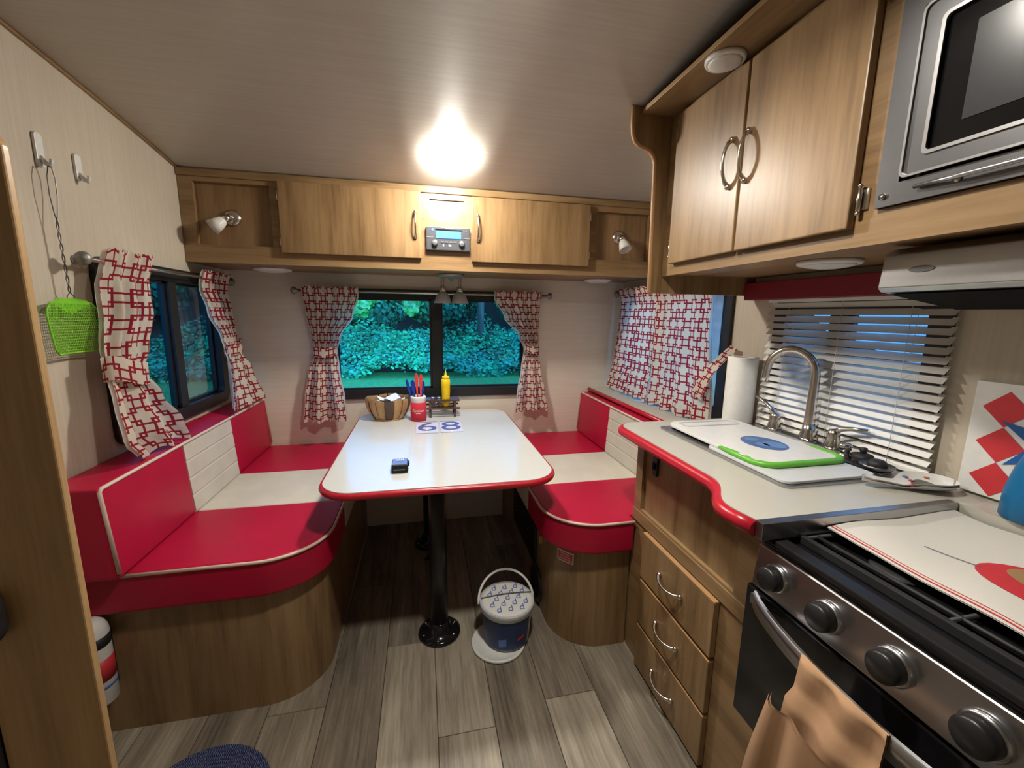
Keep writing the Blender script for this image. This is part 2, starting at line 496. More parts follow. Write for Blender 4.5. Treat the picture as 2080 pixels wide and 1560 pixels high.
# ================================================================== STRUCTURE
WIN1 = (1.63, 2.44, .885, 1.49)      # left wall (y0,y1,z0,z1)
WIN2 = (-.52, .66, .845, 1.455)      # end wall over the table (x0,x1,z0,z1)
WIN3 = (1.56, 2.45, .885, 1.49)      # right wall beside the dinette
WIN4 = (.80, 1.30, .97, 1.40)        # right wall over the sink

floor = struct(G().box(XL, XR, YR, YB, -.04, -.002), 'floor', M['joint'])
# planks: 0.187 m wide, running towards the end wall, end joints measured per row
PW = .187
joints = {0: 1.544, 1: 1.135, 2: .62, 3: 1.196, 4: .80, -1: .95, -2: 1.32, -3: .70, -4: 1.5, -5: 1.05}
plank_cache = {}
for k in range(-5, 5):
    x0 = max(-.165 + PW * k, XL); x1 = min(-.165 + PW * (k + 1), .80)
    if k == 4: x1 = XR
    if x1 - x0 < .02: continue
    j = joints.get(k, 1.0); cuts = [YR]
    y = j - 1.0 * math.ceil((j - YR) / 1.0)
    while y < YB - .05:
        if y > YR + .05: cuts.append(y)
        y += 1.0
    cuts.append(YB)
    for a, b in zip(cuts, cuts[1:]):
        w, l = round(x1 - x0 - .002, 4), round(b - a - .002, 4)
        if (w, l) not in plank_cache:
            plank_cache[w, l] = mesh_of(G().box(0, w, 0, l, -.004, 0), 'plank', Vector((0, 0, 0)), .0012, 1)
            plank_cache[w, l].materials.append(M['plank'])
        o = bpy.data.objects.new('plank', plank_cache[w, l]); COL.objects.link(o)
        o.location = (x0 + .001, a + .001, 0); o.parent = floor

def ceiling_g():
    g = G(); n = 36; ys = [YR + (YB - YR) * i / n for i in range(n + 1)]
    for a, b in zip(ys, ys[1:]):
        g.quad((XL, a, ceil_z(a)), (XR, a, ceil_z(a)), (XR, b, ceil_z(b)), (XL, b, ceil_z(b)), smooth=True)
        g.quad((XL, a, ceil_z(a) + .04), (XR, a, ceil_z(a) + .04), (XR, b, ceil_z(b) + .04), (XL, b, ceil_z(b) + .04))
    for a, b in zip(ys, ys[1:]):
        for x in (XL, XR): g.quad((x, a, ceil_z(a)), (x, b, ceil_z(b)), (x, b, ceil_z(b) + .04), (x, a, ceil_z(a) + .04))
    for y in (YR, YB): g.quad((XL, y, ceil_z(y)), (XR, y, ceil_z(y)), (XR, y, ceil_z(y) + .04), (XL, y, ceil_z(y) + .04))
    return g
struct(ceiling_g(), 'ceiling', M['ceil'])
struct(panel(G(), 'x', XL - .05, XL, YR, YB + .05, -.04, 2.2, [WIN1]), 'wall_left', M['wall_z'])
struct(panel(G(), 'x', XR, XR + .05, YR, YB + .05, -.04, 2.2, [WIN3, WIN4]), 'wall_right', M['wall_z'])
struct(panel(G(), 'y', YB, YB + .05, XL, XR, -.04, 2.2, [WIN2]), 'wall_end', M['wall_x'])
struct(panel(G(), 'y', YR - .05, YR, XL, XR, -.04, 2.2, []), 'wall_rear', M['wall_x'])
# thin cove moulding where the left wall meets the ceiling
g = G()
pts = [(XL + .004, YR + (2.19 - YR) * i / 24, ceil_z(YR + (2.19 - YR) * i / 24) - .004) for i in range(25)]
struct(g.tube(pts, .006, 6), 'trim_1', M['wood_y'])

def ring_frame(g, m, a0, a1, b0, b1, w, t0, t1, r):
    """rounded window frame; m maps (a,b,t) to world"""
    o = rrect(a0, a1, b0, b1, r, 5); i = rrect(a0 + w, a1 - w, b0 + w, b1 - w, max(r - w * .4, .004), 5)
    n = len(o)
    for k in range(n):
        l = (k + 1) % n
        for t in (t0, t1): g.quad(m(*o[k], t), m(*o[l], t), m(*i[l], t), m(*i[k], t))
        g.quad(m(*o[k], t0), m(*o[l], t0), m(*o[l], t1), m(*o[k], t1)); g.quad(m(*i[k], t0), m(*i[l], t0), m(*i[l], t1), m(*i[k], t1))
    return g

def window(name, m, rect, mull, panes, w=.035, thick=.022, r=.05):
    a0, a1, b0, b1 = rect
    root = thing(name, None, None, m((a0 + a1) / 2, b0, 0), kind='structure')
    part(ring_frame(G(), m, a0 - .018, a1 + .018, b0 - .018, b1 + .018, w + .018, -.04, .016, r), 'frame', M['black'], root)
    g = G(); h = .028
    def bx(g, A, B, C, D, t0, t1):
        p = [Vector(m(a, b, t)) for t in (t0, t1) for b in (C, D) for a in (A, B)]
        g.box(min(q.x for q in p), max(q.x for q in p), min(q.y for q in p), max(q.y for q in p), min(q.z for q in p), max(q.z for q in p))
    bx(g, mull - h, mull + h, b0 + w, b1 - w, -.03, .012)
    part(g, 'mullion', M['black'], root, .002)
    for (A, B, t, mat) in ((a0 + w, mull - h, -.012, panes[0]), (mull + h, a1 - w, -.024, panes[1])):
        s = G()
        for (p, q, u, v) in ((A, A + .012, b0 + w, b1 - w), (B - .012, B, b0 + w, b1 - w), (A, B, b0 + w, b0 + w + .012), (A, B, b1 - w - .012, b1 - w)):
            bx(s, p, q, u, v, t - .006, t + .01)
        sash = part(s, 'sash', M['black'], root)
        part(G().quad(m(A, b0 + w, t), m(B, b0 + w, t), m(B, b1 - w, t), m(A, b1 - w, t)), 'pane', mat, sash)
    return root
window('window_1', lambda a, b, t: (XL + t, a, b), WIN1, 2.04, (M['glass_dark'], M['glass_dark']))
window('window_2', lambda a, b, t: (a, YB - t, b), WIN2, .085, (M['glass_clear'], M['glass_tint']))
window('window_3', lambda a, b, t: (XR - t, a, b), WIN3, 2.0, (M['glass_clear'], M['glass_clear']))
window('window_4', lambda a, b, t: (XR - t, a, b), WIN4, 1.075, (M['glass_dark'], M['glass_dark']), w=.03)
# rotary latch on the end window's mullion
# ------------------------------------------------------------------ wooden partition post and door by the entrance
YP = .80
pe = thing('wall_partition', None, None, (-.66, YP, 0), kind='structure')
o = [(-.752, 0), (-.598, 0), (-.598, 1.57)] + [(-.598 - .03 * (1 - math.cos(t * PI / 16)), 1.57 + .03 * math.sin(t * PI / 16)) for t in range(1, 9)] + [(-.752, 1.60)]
part(G().prism(o, 'y', YP, YP + .014), 'panel', wood('lightened_oak_grain', (.26, .15, .062), (.40, .25, .112), (.50, .33, .16), 'z'), pe, .003)  # oak colour lightened to stand in for light missing on the near face
dr = thing('door_1', None, None, (-.885, YP, 0), kind='structure')
part(G().box(-1.03, -.755, YP - .005, YP + .03, .01, 1.95), 'leaf', M['black'], dr, .006)
lt = part(G().prism(rrect(-.775, -.700, .775, .875, .03), 'y', YP - .03, YP - .006), 'latch', M['blackmat'], dr, .008)

# ================================================================== OVERHEAD CABINET ACROSS THE END WALL
YO = 2.195
def handle_v(g, x, y, z0, z1, out=(0, -1, 0), r=.0048):
    """bow pull, upright; out = direction away from the door"""
    o = Vector(out); pts = []; n = 14
    for i in range(n + 1):
        t = i / n; z = z0 + (z1 - z0) * t
        bow = .026 * math.sin(PI * t) ** .55 if 0 < t < 1 else 0
        pts.append(Vector((x, y, z)) + o * (bow + .002))
    rr = [r * (1.25 if i in (0, n) else (1.35 if i in (1, n - 1) else .95)) for i in range(n + 1)]
    g.tube(pts, rr, 8)
    for z in (z0, z1): g.ball(Vector((x, y, z)) + o * .004, .0085, 6)
    return g
def handle_h(g, x, y0, y1, z, out=(-1, 0, 0), r=.0048):
    o = Vector(out); pts = []; n = 14
    for i in range(n + 1):
        t = i / n
        bow = .026 * math.sin(PI * t) ** .55 if 0 < t < 1 else 0
        pts.append(Vector((x, y0 + (y1 - y0) * t, z)) + o * (bow + .002) + Vector((0, 0, -.006 * math.sin(PI * t))))
    rr = [r * (1.25 if i in (0, n) else (1.35 if i in (1, n - 1) else .95)) for i in range(n + 1)]
    g.tube(pts, rr, 8)
    for y in (y0, y1): g.ball(Vector((x, y, z)) + o * .004, .0085, 6)
    return g

oc = thing('overhead_cabinet', 'long wooden overhead cabinet with two lift doors above the end window', 'cabinet', (.13, 2.38, 1.553))
N1 = (-.976, -.668, 1.632, 1.90); N2 = (.932, 1.246, 1.640, 1.89); SL = (.05, .219, 1.795, 1.893)
zt = ceil_z(YO) - .002
g = panel(G(), 'y', YO, YO + .02, XL + .002, XR - .002, 1.553, zt, [N1, N2, SL])
part(g, 'face_frame', M['wood_h'], oc)
g = G().box(XL + .002, XR - .002, YO + .021, YB - .002, 1.553, 1.568)
part(g, 'bottom_board', M['wood_h'], oc)
g = G().box(XL + .002, XR - .002, YO - .010, YO - .0005, zt - .034, zt - .004)
part(g, 'crown_strip', M['wood_h'], oc, .004)
for nm, (a, b, c, d) in (('niche_panel', N1), ('niche_panel', N2)):
    part(G().box(a - .005, b + .005, YO + .021, YO + .028, c - .005, d + .005), nm, M['wood_dark'], oc)
part(G().box(SL[0] - .004, SL[1] + .004, YO + .012, YO + .019, SL[2] - .002, SL[3] + .002), 'slot_plate', M['wood_v'], oc)
for (a, b, c, d, hx, hg) in ((-.63, .007, 1.607, 1.921, -.020, -.633), (.258, .891, 1.600, 1.915, .287, .894)):
    dpt = part(G().box(a, b, YO - .019, YO - .001, c, d), 'door', M['wood_v'], oc, .003)
    part(handle_v(G(), hx, YO - .020, 1.706, 1.824), 'handle', M['chrome'], dpt)
    for z in (1.66, 1.86):
        gg = G().cyl((hg, YO - .010, z - .022), (hg, YO - .010, z + .022), .0042, n=8)
        part(gg, 'hinge', M['chrome'], dpt)

# reading lamps in the niches
def reading_lamp(label, base, d):
    base = Vector(base); d = Vector(d).normalized()
    t = thing('reading_lamp', label, 'lamp', base, 'reading lamps on the overhead cabinet')
    part(G().lathe([(.036, 0), (.036, -.004), (.030, -.012), (.016, -.017), (0, -.018)], base, (0, 1, 0), 24), 'base', M['chrome'], t)
    j = base + Vector((0, -.034, 0))
    part(G().cyl(base + Vector((0, -.014, 0)), j, .008, n=10).ball(j, .013, 8).cyl(j, j + d * .030, .0135, .015), 'arm', M['chrome'], t)
    s0 = j + d * .026
    part(G().lathe([(.013, 0), (.020, .008), (.027, .03), (.033, .062), (.031, .062), (.025, .03), (.017, .010), (0, .010)], s0, d, 24), 'shade', M['frost'], t)
reading_lamp('small reading lamp with frosted shade swung sideways in the niche nearer the fly swatter', (-.835, YO + .021, 1.755), (-.66, -.35, -.62))
reading_lamp('small reading lamp with frosted shade pointing downward, in the niche beside the kitchen end panel', (1.075, YO + .021, 1.765), (.10, -.45, -.80))

# stereo
rx0, rx1, rz0, rz1 = .030, .247, 1.648, 1.762
st = thing('car_stereo', 'dark grey stereo with a lit blue screen set in the overhead cabinet', 'stereo', (.138, YO, rz0))
part(G().box(rx0, rx1, YO - .022, YO - .0005, rz0, rz1), 'body', M['radio'], st, .004)
part(G().box(rx0 + .048, rx1 - .045, YO - .0245, YO - .0225, 1.706, 1.741), 'screen', M['screen'], st)
part(G().box(rx0 + .046, rx1 - .04, YO - .0240, YO - .0225, 1.745, 1.749), 'disc_slot', M['blackgloss'], st)
for x in (rx0 + .042, rx1 - .042):
    part(G().lathe([(.0150, 0), (.0150, .006), (.0125, .014), (.011, .015), (0, .015)], (x, YO - .022, 1.683), (0, -1, 0), 20), 'knob', M['radio2'], st)
for i in range(4): part(G().box(rx0 + .072 + i * .021, rx0 + .086 + i * .021, YO - .0245, YO - .0222, 1.686, 1.693), 'button', M['radio2'], st)
for (x, w) in ((.112, .005), (.140, .012)): part(G().box(x, x + w, YO - .0245, YO - .0222, 1.668, 1.677), 'button', M['white'], st)
part(G().box(rx0 + .002, rx0 + .036, YO - .0245, YO - .0222, 1.707, 1.712), 'trim_bar', M['radio2'], st)
part(G().box(rx1 - .034, rx1 - .002, YO - .0245, YO - .0222, 1.707, 1.712), 'trim_bar', M['radio2'], st)
part(G().cyl((rx0 + .032, YO - .0222, 1.746), (rx0 + .032, YO - .0245, 1.746), .0065, n=12), 'power_button', M['screen'], st)
part(G().box(.124, .148, YO - .0245, YO - .0222, 1.7525, 1.7585).cyl((.153, YO - .0222, 1.7555), (.153, YO - .0245, 1.7555), .0045, n=10), 'logo', M['white'], st)
part(G().box(rx1 - .022, rx1 - .017, YO - .0245, YO - .0222, 1.741, 1.749), 'usb_port', M['radio2'], st)

# twin pendant lamp below the cabinet
px, py, pz = .165, 2.385, 1.5525
M['greyglass'] = plain('grey_frosted_glass', (.30, .295, .285), .35)
tp = thing('twin_pendant_lamp', 'pewter ceiling fixture with two bell shades hanging below the overhead cabinet', 'lamp', (px, py, pz))
part(G().lathe([(.074, 0), (.074, -.006), (.066, -.016), (.020, -.022), (.008, -.034), (0, -.042)], (px, py, pz), n=32), 'canopy', M['pewter'], tp)
for s in (-1, 1):
    x = px + s * .047
    a = part(G().cyl((x - .007, py, pz - .012), (x - .007, py, pz - .067), .0025, n=8).cyl((x + .007, py, pz - .012), (x + .007, py, pz - .067), .0025, n=8), 'arm', M['pewter'], tp)
    part(G().lathe([(.008, 0), (.016, -.004), (.018, -.022), (.018, -.034), (.012, -.036)], (x, py, pz - .064), n=18), 'socket', M['chrome'], tp)
    part(G().lathe([(.014, 0), (.026, -.004), (.036, -.022), (.044, -.042), (.050, -.060), (.048, -.060), (.041, -.040), (.032, -.018), (.014, -.006)], (x, py, pz - .098), n=28), 'shade', M['greyglass'], tp, label='dull grey frosted bell shade')

def puck(label, c, r, ax=(0, 0, -1)):
    t = thing('puck_light', label, 'light', c, 'unlit round puck lights')
    part(G().lathe([(r, 0), (r, .006), (r * .96, .010), (r * .88, .011)], c, ax, 36), 'rim', M['white'], t)
    part(G().lathe([(r * .9, .009), (r * .7, .015), (r * .4, .019), (0, .020)], c, ax, 36), 'lens', M['lens'], t)
puck('white puck light under the overhead cabinet, between the dining side curtain and the end window', (-.745, 2.41, 1.5525), .088)
puck('white puck light under the overhead cabinet, near the kitchen cabinet corner', (1.055, 2.42, 1.5525), .082)

# ceiling lamps
def ceiling_lamp(label, x, y, mat, prof, base):
    z = ceil_z(y); s = -.0854 * (y - .2) if y > .2 else 0
    ax = Vector((0, s, -1)).normalized()
    t = thing('ceiling_lamp', label, 'lamp', (x, y, z), 'lit ceiling lamps')
    part(G().lathe(base, (x, y, z), ax, 36), 'base', M['white'], t)
    part(G().lathe(prof, (x, y, z), ax, 36), 'glass', mat, t)
ceiling_lamp('lit round ceiling lamp in front of the overhead cabinet and stereo', .138, 1.915, M['lampglass'], [(.052, .004), (.058, .008), (.057, .016), (.050, .028), (.036, .036), (.018, .040), (0, .041)], [(.050, .0008), (.050, .0035), (.04, .0036)])
ceiling_lamp('lit round ceiling lamp over the aisle beside the stove', .27, .78, M['lampglass2'], [(.066, .010), (.060, .014), (.03, .017), (0, .018)], [(.066, .001), (.082, .001), (.084, .030), (.080, .042), (.071, .042), (.069, .010), (.066, .010)])

# ================================================================== CURTAINS
def lerp(a, b, t): return a + (b - a) * t
def smooth_rows(rows, v):
    """rows: (z, s0, s1, d, amp); interpolates over z from top row to bottom row, v in 0..1"""
    z = lerp(rows[0][0], rows[-1][0], v)
    for a, b in zip(rows, rows[1:]):
        if z <= a[0] + 1e-9 and z >= b[0] - 1e-9:
            t = (a[0] - z) / max(a[0] - b[0], 1e-9); t = t * t * (3 - 2 * t)
            return (z, *[lerp(a[k], b[k], t) for k in range(1, 5)])
    return rows[-1]
def curtain(label, fm, rows, W, folds, tie=None, seed=0, group=None, hem=.01, low=None):
    rnd = random.Random(seed); ph = [rnd.uniform(0, 6.28) for _ in range(6)]
    root = thing('curtain', label, 'curtain', fm((rows[-1][1] + rows[-1][2]) / 2, rows[-1][3], rows[-1][0]), group)
    L = rows[0][0] - rows[-1][0]
    def pos(u, v, back=0.0, grow=0.0):
        z, s0, s1, d, amp = smooth_rows(rows, v)
        s = lerp(s0 - grow, s1 + grow, u + .018 * math.sin(9 * u + ph[0]) * math.sin(PI * u))
        w = math.sin(2 * PI * folds * u + ph[1] + .9 * math.sin(3 * v + ph[2])) + .35 * math.sin(2 * PI * folds * 2.3 * u + ph[3] + 2 * v)
        if low:
            k = min(1, max(0, (v - low[1]) / .12)); k = k * k * (3 - 2 * k)
            w = lerp(w, math.sin(2 * PI * low[0] * u + low[2]) * 1.1 + .2 * math.sin(2 * PI * low[0] * 2.3 * u + ph[3]), k)
        if v < .14: d += .026 * (1 - v / .14) ; amp = min(amp, .008)
        dd = d + amp * w - back
        if v < .03: z += .006 * math.sin(2 * PI * folds * 2 * u + ph[4])
        if v > .9: z += hem * math.sin(2 * PI * folds * .9 * u + ph[5]) * (v - .9) / .1
        return fm(s, max(dd, .012 if not back else .006), z)
    nu, nv = max(40, folds * 10), 46
    part(G().grid(lambda u, v: pos(u, v), nu, nv, lambda u, v: (u * W, -v * L)), 'cloth', M['fret'], root)
    part(G().grid(lambda u, v: pos(u, v * .985, .010, .006), 40, 30, lambda u, v: (u, v)), 'lining', M['lining'], root)
    if tie:
        zt, h, tilt, pad = tie
        v = (rows[0][0] - zt) / L
        z, s0, s1, d, amp = smooth_rows(rows, v)
        sc, hw = (s0 + s1) / 2, (s1 - s0) / 2 + pad
        def band(u, w):
            a = 2 * PI * u
            s = sc + hw * math.cos(a); dd = d + (amp * 1.4 + .026) * math.sin(a)
            return fm(s, max(dd, .006), zt + tilt * math.cos(a) + (w - .5) * h + .004 * math.sin(3 * a))
        part(G().grid(band, 40, 4, lambda u, w: (u * .42, w * h), wrap=True), 'tieback', M['fret'], root)
    return root
def rod(label, p0, p1, wallaxis, brackets):
    p0, p1 = Vector(p0), Vector(p1); root = thing('curtain_rod', label, 'curtain rod', (p0 + p1) / 2)
    part(G().cyl(p0, p1, .0065, n=12), 'bar', M['chrome'], root)
    for p, q in ((p0, p1), (p1, p0)):
        d = (p - q).normalized()
        part(G().lathe([(.007, -.002), (.010, .004), (.010, .010), (.017, .016), (.021, .026), (.017, .036), (.006, .042), (0, .043)], p, d, 18), 'finial', M['pewter'], root)
    for b in brackets:
        b = Vector(b); w = Vector(wallaxis)
        part(G().cyl(b, b + w, .004, n=8).lathe([(.014, -.004), (.014, 0)], b + w, w, 14), 'bracket', M['pewter'], root)
LW = lambda s, d, z: (XL + d, s, z)
EW = lambda s, d, z: (s, YB - d, z)
RW = lambda s, d, z: (XR - d, s, z)
GR = 'red fretwork curtains'
rod('nickel curtain rod with ball finials on the wall beside the fly swatter', LW(1.53, .06, 1.485), LW(2.46, .06, 1.485), (-.06, 0, 0), [LW(1.56, .06, 1.485), LW(2.44, .06, 1.485)])
rod('nickel curtain rod over the end window behind the pendant lamp', EW(-.655, .055, 1.452), EW(.755, .055, 1.452), (0, .055, 0), [EW(-.63, .055, 1.452), EW(.10, .055, 1.452), EW(.74, .055, 1.452)])
rod('nickel curtain rod over the window beside the paper towel roll', RW(1.53, .06, 1.475), RW(2.50, .06, 1.475), (.06, 0, 0), [RW(1.55, .06, 1.475), RW(2.49, .06, 1.475)])
# left wall pair
curtain('red and cream fretwork curtain knotted low, hanging beside the green fly swatter', LW,
        [(1.525, 1.575, 1.80, .062, .014), (1.485, 1.575, 1.80, .062, .012), (1.34, 1.545, 1.76, .075, .016), (1.20, 1.505, 1.695, .080, .014), (1.135, 1.50, 1.655, .085, .008), (1.04, 1.475, 1.69, .10, .016), (.93, 1.455, 1.745, .12, .022), (.858, 1.50, 1.775, .13, .016)], .33, 3, (1.135, .075, -.022, .012), 3, GR, .008, (2, .55, 1.0))
curtain('red and cream fretwork curtain tied back in the corner above the bench backrest', LW,
        [(1.515, 2.17, 2.42, .060, .012), (1.475, 2.17, 2.42, .060, .010), (1.33, 2.24, 2.44, .066, .012), (1.20, 2.32, 2.46, .074, .008), (1.15, 2.325, 2.455, .08, .006), (1.02, 2.24, 2.47, .12, .014), (.862, 2.13, 2.49, .16, .016)], .36, 4, (1.15, .05, .015, .008), 5, GR, .004, (2, .55, 2.0))
# end wall pair
curtain('red and cream fretwork curtain tied back on the basket side of the end window', EW,
        [(1.474, -.635, -.350, .058, .010), (1.435, -.635, -.350, .058, .009), (1.32, -.625, -.385, .062, .010), (1.20, -.605, -.455, .066, .008), (1.125, -.595, -.478, .070, .005), (1.00, -.630, -.470, .080, .014), (.85, -.655, -.450, .088, .020), (.715, -.670, -.440, .092, .022)], .40, 6, (1.115, .05, .004, .006), 11, GR, .006, (2, .50, 3.6))
curtain('red and cream fretwork curtain tied back on the mustard bottle side of the end window', EW,
        [(1.474, .435, .720, .058, .010), (1.435, .435, .720, .058, .009), (1.32, .500, .712, .062, .010), (1.20, .595, .710, .066, .008), (1.125, .625, .712, .070, .005), (1.00, .605, .725, .078, .010), (.85, .580, .755, .085, .014), (.735, .565, .780, .088, .014)], .38, 6, (1.125, .045, -.006, .006), 17, GR, .006, (2, .50, .4))
# right wall pair, drawn across the window
curtain('red and cream fretwork curtain drawn shut, in the corner by the end wall', RW,
        [(1.50, 2.050, 2.475, .058, .010), (1.46, 2.046, 2.475, .058, .009), (1.30, 2.040, 2.485, .062, .010), (1.05, 2.028, 2.50, .070, .012), (.95, 2.022, 2.51, .090, .012), (.872, 2.016, 2.52, .105, .012)], .52, 5, None, 23, GR, .006)
curtain('red and cream fretwork curtain drawn shut, with its strap hooked beside the paper towel roll', RW,
        [(1.495, 1.60, 2.052, .058, .010), (1.455, 1.60, 2.048, .058, .008), (1.30, 1.60, 2.042, .062, .008), (1.12, 1.575, 2.034, .072, .009), (1.00, 1.545, 2.026, .080, .010), (.872, 1.52, 2.02, .098, .014)], .50, 4, None, 29, GR, .008)
# the loose strap of the last curtain, hooked on the wall
last = [o for o in bpy.data.objects if o.name.startswith('curtain') and o.get('label', '').startswith('red and cream fretwork curtain drawn shut, with its strap')][0]
def strap(u, w):
    p0, p1 = Vector((XR - .02, 1.50, 1.215)), Vector((XR - .105, 1.60, .985))
    p = p0.lerp(p1, u); q = Vector((0, .045, .010)); b = math.sin(PI * u) * .03
    return p + q * (w - .5) * (1.0 + .5 * u) + Vector((-b, 0, 0))
part(G().grid(strap, 14, 4, lambda u, w: (w * .07, u * .28)), 'tieback', M['fret'], last)

# ================================================================== DINETTE
def arc(cx, cy, r, a0, a1, n=8): return [(cx + r * math.cos(math.radians(a0 + (a1 - a0) * i / n)), cy + r * math.sin(math.radians(a0 + (a1 - a0) * i / n))) for i in range(n + 1)]
def seat_seg(o, y0, y1):
    """clip a closed xy outline to the band y0..y1 (convex in y)"""
    def clip(poly, c, keep_ge):
        out = []
        for (ax, ay), (bx, by) in zip(poly, poly[1:] + poly[:1]):
            ia, ib = (ay >= c) == keep_ge, (by >= c) == keep_ge
            if ia: out.append((ax, ay))
            if ia != ib and abs(by - ay) > 1e-9:
                t = (c - ay) / (by - ay); out.append((ax + (bx - ax) * t, c))
        return out
    return clip(clip(o, y0, True), y1, False)
YS = (1.737, 2.122)      # stripe seams

# --- left bench
rb = .19
base_L = arc(-.365 - rb, 1.362 + rb, rb, 270, 360) + [(-.365, YB - .002), (XL + .002, YB - .002), (XL + .002, 1.362)]
seat_L = arc(-.335 - .2, 1.330 + .2, .2, 270, 360) + [(-.335, YB - .006), (XL + .004, YB - .006), (XL + .004, 1.330)]
bl = thing('bench_base', 'wooden dinette bench base with rounded corner on the fire extinguisher side', 'bench', (-.7, 1.96, 0), 'dinette bench bases')
part(G().prism(base_L, 'z', .0, .43), 'box', M['wood_v'], bl)
def cushion_seat(label, o, pip, org):
    t = thing('seat_cushion', label, 'cushion', org, 'dinette seat cushions')
    y0, y1 = min(p[1] for p in o), max(p[1] for p in o)
    for a, b, mat, nm in ((y0 - .01, YS[0], M['red'], 'red_panel'), (YS[0], YS[1], M['cream'], 'cream_panel'), (YS[1], y1 + .01, M['red'], 'red_panel')):
        part(G().prism(seat_seg(o, a, b), 'z', .434, .564, smooth=True), nm, mat, t, .010, seg=3)
    part(G().tube([(x, y, .557) for x, y in pip], .0055, 8), 'piping', M['piping'], t)
    return t
cushion_seat('red and cream vinyl seat cushion on the bench under the fly swatter wall', seat_L,
             [(-1.0 + .11, 1.3285)] + arc(-.335 - .2, 1.330 + .2, .2015, 272, 360, 14) + [(-.3335, 1.9), (-.3335, 2.5)], (-.68, 1.95, .434))
def cushion_back(label, side, xf, xb, y0, y1, z0, z1, org, seams):
    t = thing('back_cushion', label, 'cushion', org, 'dinette back cushions')
    lean = .018 * side
    prof = [(xb, z0), (xf, z0), (xf + lean, z1), (xb, z1)]
    for a, b, mat, nm in ((y0, seams[0], M['red'], 'red_panel'), (seams[1], y1, M['red'], 'red_panel')):
        part(G().prism(prof, 'y', a, b, smooth=True), nm, mat, t, .012, seg=3)
    part(G().prism([(xb, z0), (xf + .008 * side, z0), (xf + lean + .008 * side, z1), (xb, z1)], 'y', seams[0] + .0005, seams[1] - .0005), 'core', M['red'], t, .004)
    g = G(); n = 4
    for i in range(n):
        a, b = i / n, (i + 1) / n
        za, zb = lerp(z0, z1 - .006, a), lerp(z0, z1 - .006, b)
        xa, xb2 = xf + lean * a, xf + lean * b
        g.prism([(xa + .007 * side, za), (xa + .0022 * side, za), (xa, za + .006), (xb2, zb - .006), (xb2 + .0022 * side, zb), (xb2 + .007 * side, zb)], 'y', seams[0] + .0005, seams[1] - .0005)
    part(g, 'cream_panel', M['cream'], t)
    pts = [(xf + lean * .02, y0 + .004, z0 + .02), (xf + lean, y0 + .004, z1 - .012), (xf + lean, y0 + .012, z1 - .003), (xf + lean, (y0 + y1) / 2, z1 - .003), (xf + lean, y1 - .012, z1 - .003), (xf + lean, y1 - .004, z1 - .012), (xf + lean * .02, y1 - .004, z0 + .02)]
    part(G().tube(pts, .0055, 8), 'piping', M['piping'], t)
    return t
cushion_back('red and cream vinyl back cushion against the wall under the curtained side window', -1, -.868, XL + .004, 1.292, YB - .012, .566, .846, (-.95, 1.9, .566), (1.715, 2.112))

# --- right bench (stops short of the kitchen cabinet)
XK, YK = .796, 1.380
base_R = [(.99, YB - .002), (.505, YB - .002)] + arc(.505 + rb, 1.378 + rb, rb, 180, 270) + [(.790, 1.378), (.790, YK + .006), (.99, YK + .006)]
seat_R = [(1.088, YB - .006), (.462, YB - .006)] + arc(.462 + .2, 1.345 + .2, .2, 180, 270) + [(.788, 1.345), (.788, YK + .008), (1.088, YK + .008)]
br = thing('bench_base', 'wooden dinette bench base with red warning sticker beside the kitchen drawers', 'bench', (.8, 1.96, 0), 'dinette bench bases')
part(G().prism(base_R, 'z', .0, .43), 'box', M['wood_v'], br)
# furnace grille, round vent and clip on the aisle side
part(G().box(.494, .5045, 1.72, 2.18, .17, .36), 'grille', M['blackmat'], br, .003)
g = G()
for i in range(7): g.box(.490, .4945, 1.74, 2.16, .185 + i * .024, .195 + i * .024)
part(g, 'grille_bars', M['black'], br)
part(G().lathe([(.085, 0), (.085, .008), (.070, .014), (.055, .008), (0, .008)], (.5045, 1.70, .095), (-1, 0, 0), 28), 'round_vent', M['black'], br)
part(G().box(.488, .5045, 1.62, 1.636, .335, .372), 'wood_clip', M['edge'], br, .003)
# sticker wraps the rounded corner
cx, cy = .505 + rb, 1.378 + rb
def on_arc(a, z, off): return (cx + (rb + off) * math.cos(math.radians(a)), cy + (rb + off) * math.sin(math.radians(a)), z)
def curved_label(a0, a1, z0, z1, off, n=8):
    g = G()
    for i in range(n):
        p, q = a0 + (a1 - a0) * i / n, a0 + (a1 - a0) * (i + 1) / n
        g.quad(on_arc(p, z0, off), on_arc(q, z0, off), on_arc(q, z1, off), on_arc(p, z1, off), smooth=True)
    return g
part(curved_label(207, 230, .350, .398, .0008), 'sticker', M['white'], br, label='white bordered red warning sticker')
part(curved_label(208.4, 228.6, .355, .393, .0013), 'sticker_field', M['redprint'], br)
tx = G()
for line, z, sz in (('THIS IS NOT', .385, .0092), ('A STORAGE', .374, .0092), ('COMPARTMENT', .363, .0092)):
    a = math.radians(218.5); nrm = Vector((math.cos(a), math.sin(a), 0)); ex = Vector((-math.sin(a), math.cos(a), 0))
    merge(tx, text_g(line, sz, frame_m(Vector((cx, cy, z)) + nrm * (rb + .0012), ex, (0, 0, 1)), 0, .0005))
part(tx, 'sticker_text', M['white'], br)
cushion_seat('red and cream vinyl seat cushion on the bench beside the kitchen counter', seat_R,
             [(.4605, 2.5), (.4605, 1.9)] + arc(.462 + .2, 1.345 + .2, .2015, 180, 268, 14) + [(.786, 1.3435)], (.76, 1.95, .434))
cushion_back('red and cream vinyl back cushion below the red-edged ledge', 1, 1.012, 1.090, YK + .008, YB - .012, .566, .835, (1.04, 1.9, .566), (1.715, 2.112))
lg = thing('ledge', 'cream laminate ledge with red edge below the drawn curtains', 'shelf', (1.19, 2.0, 0))
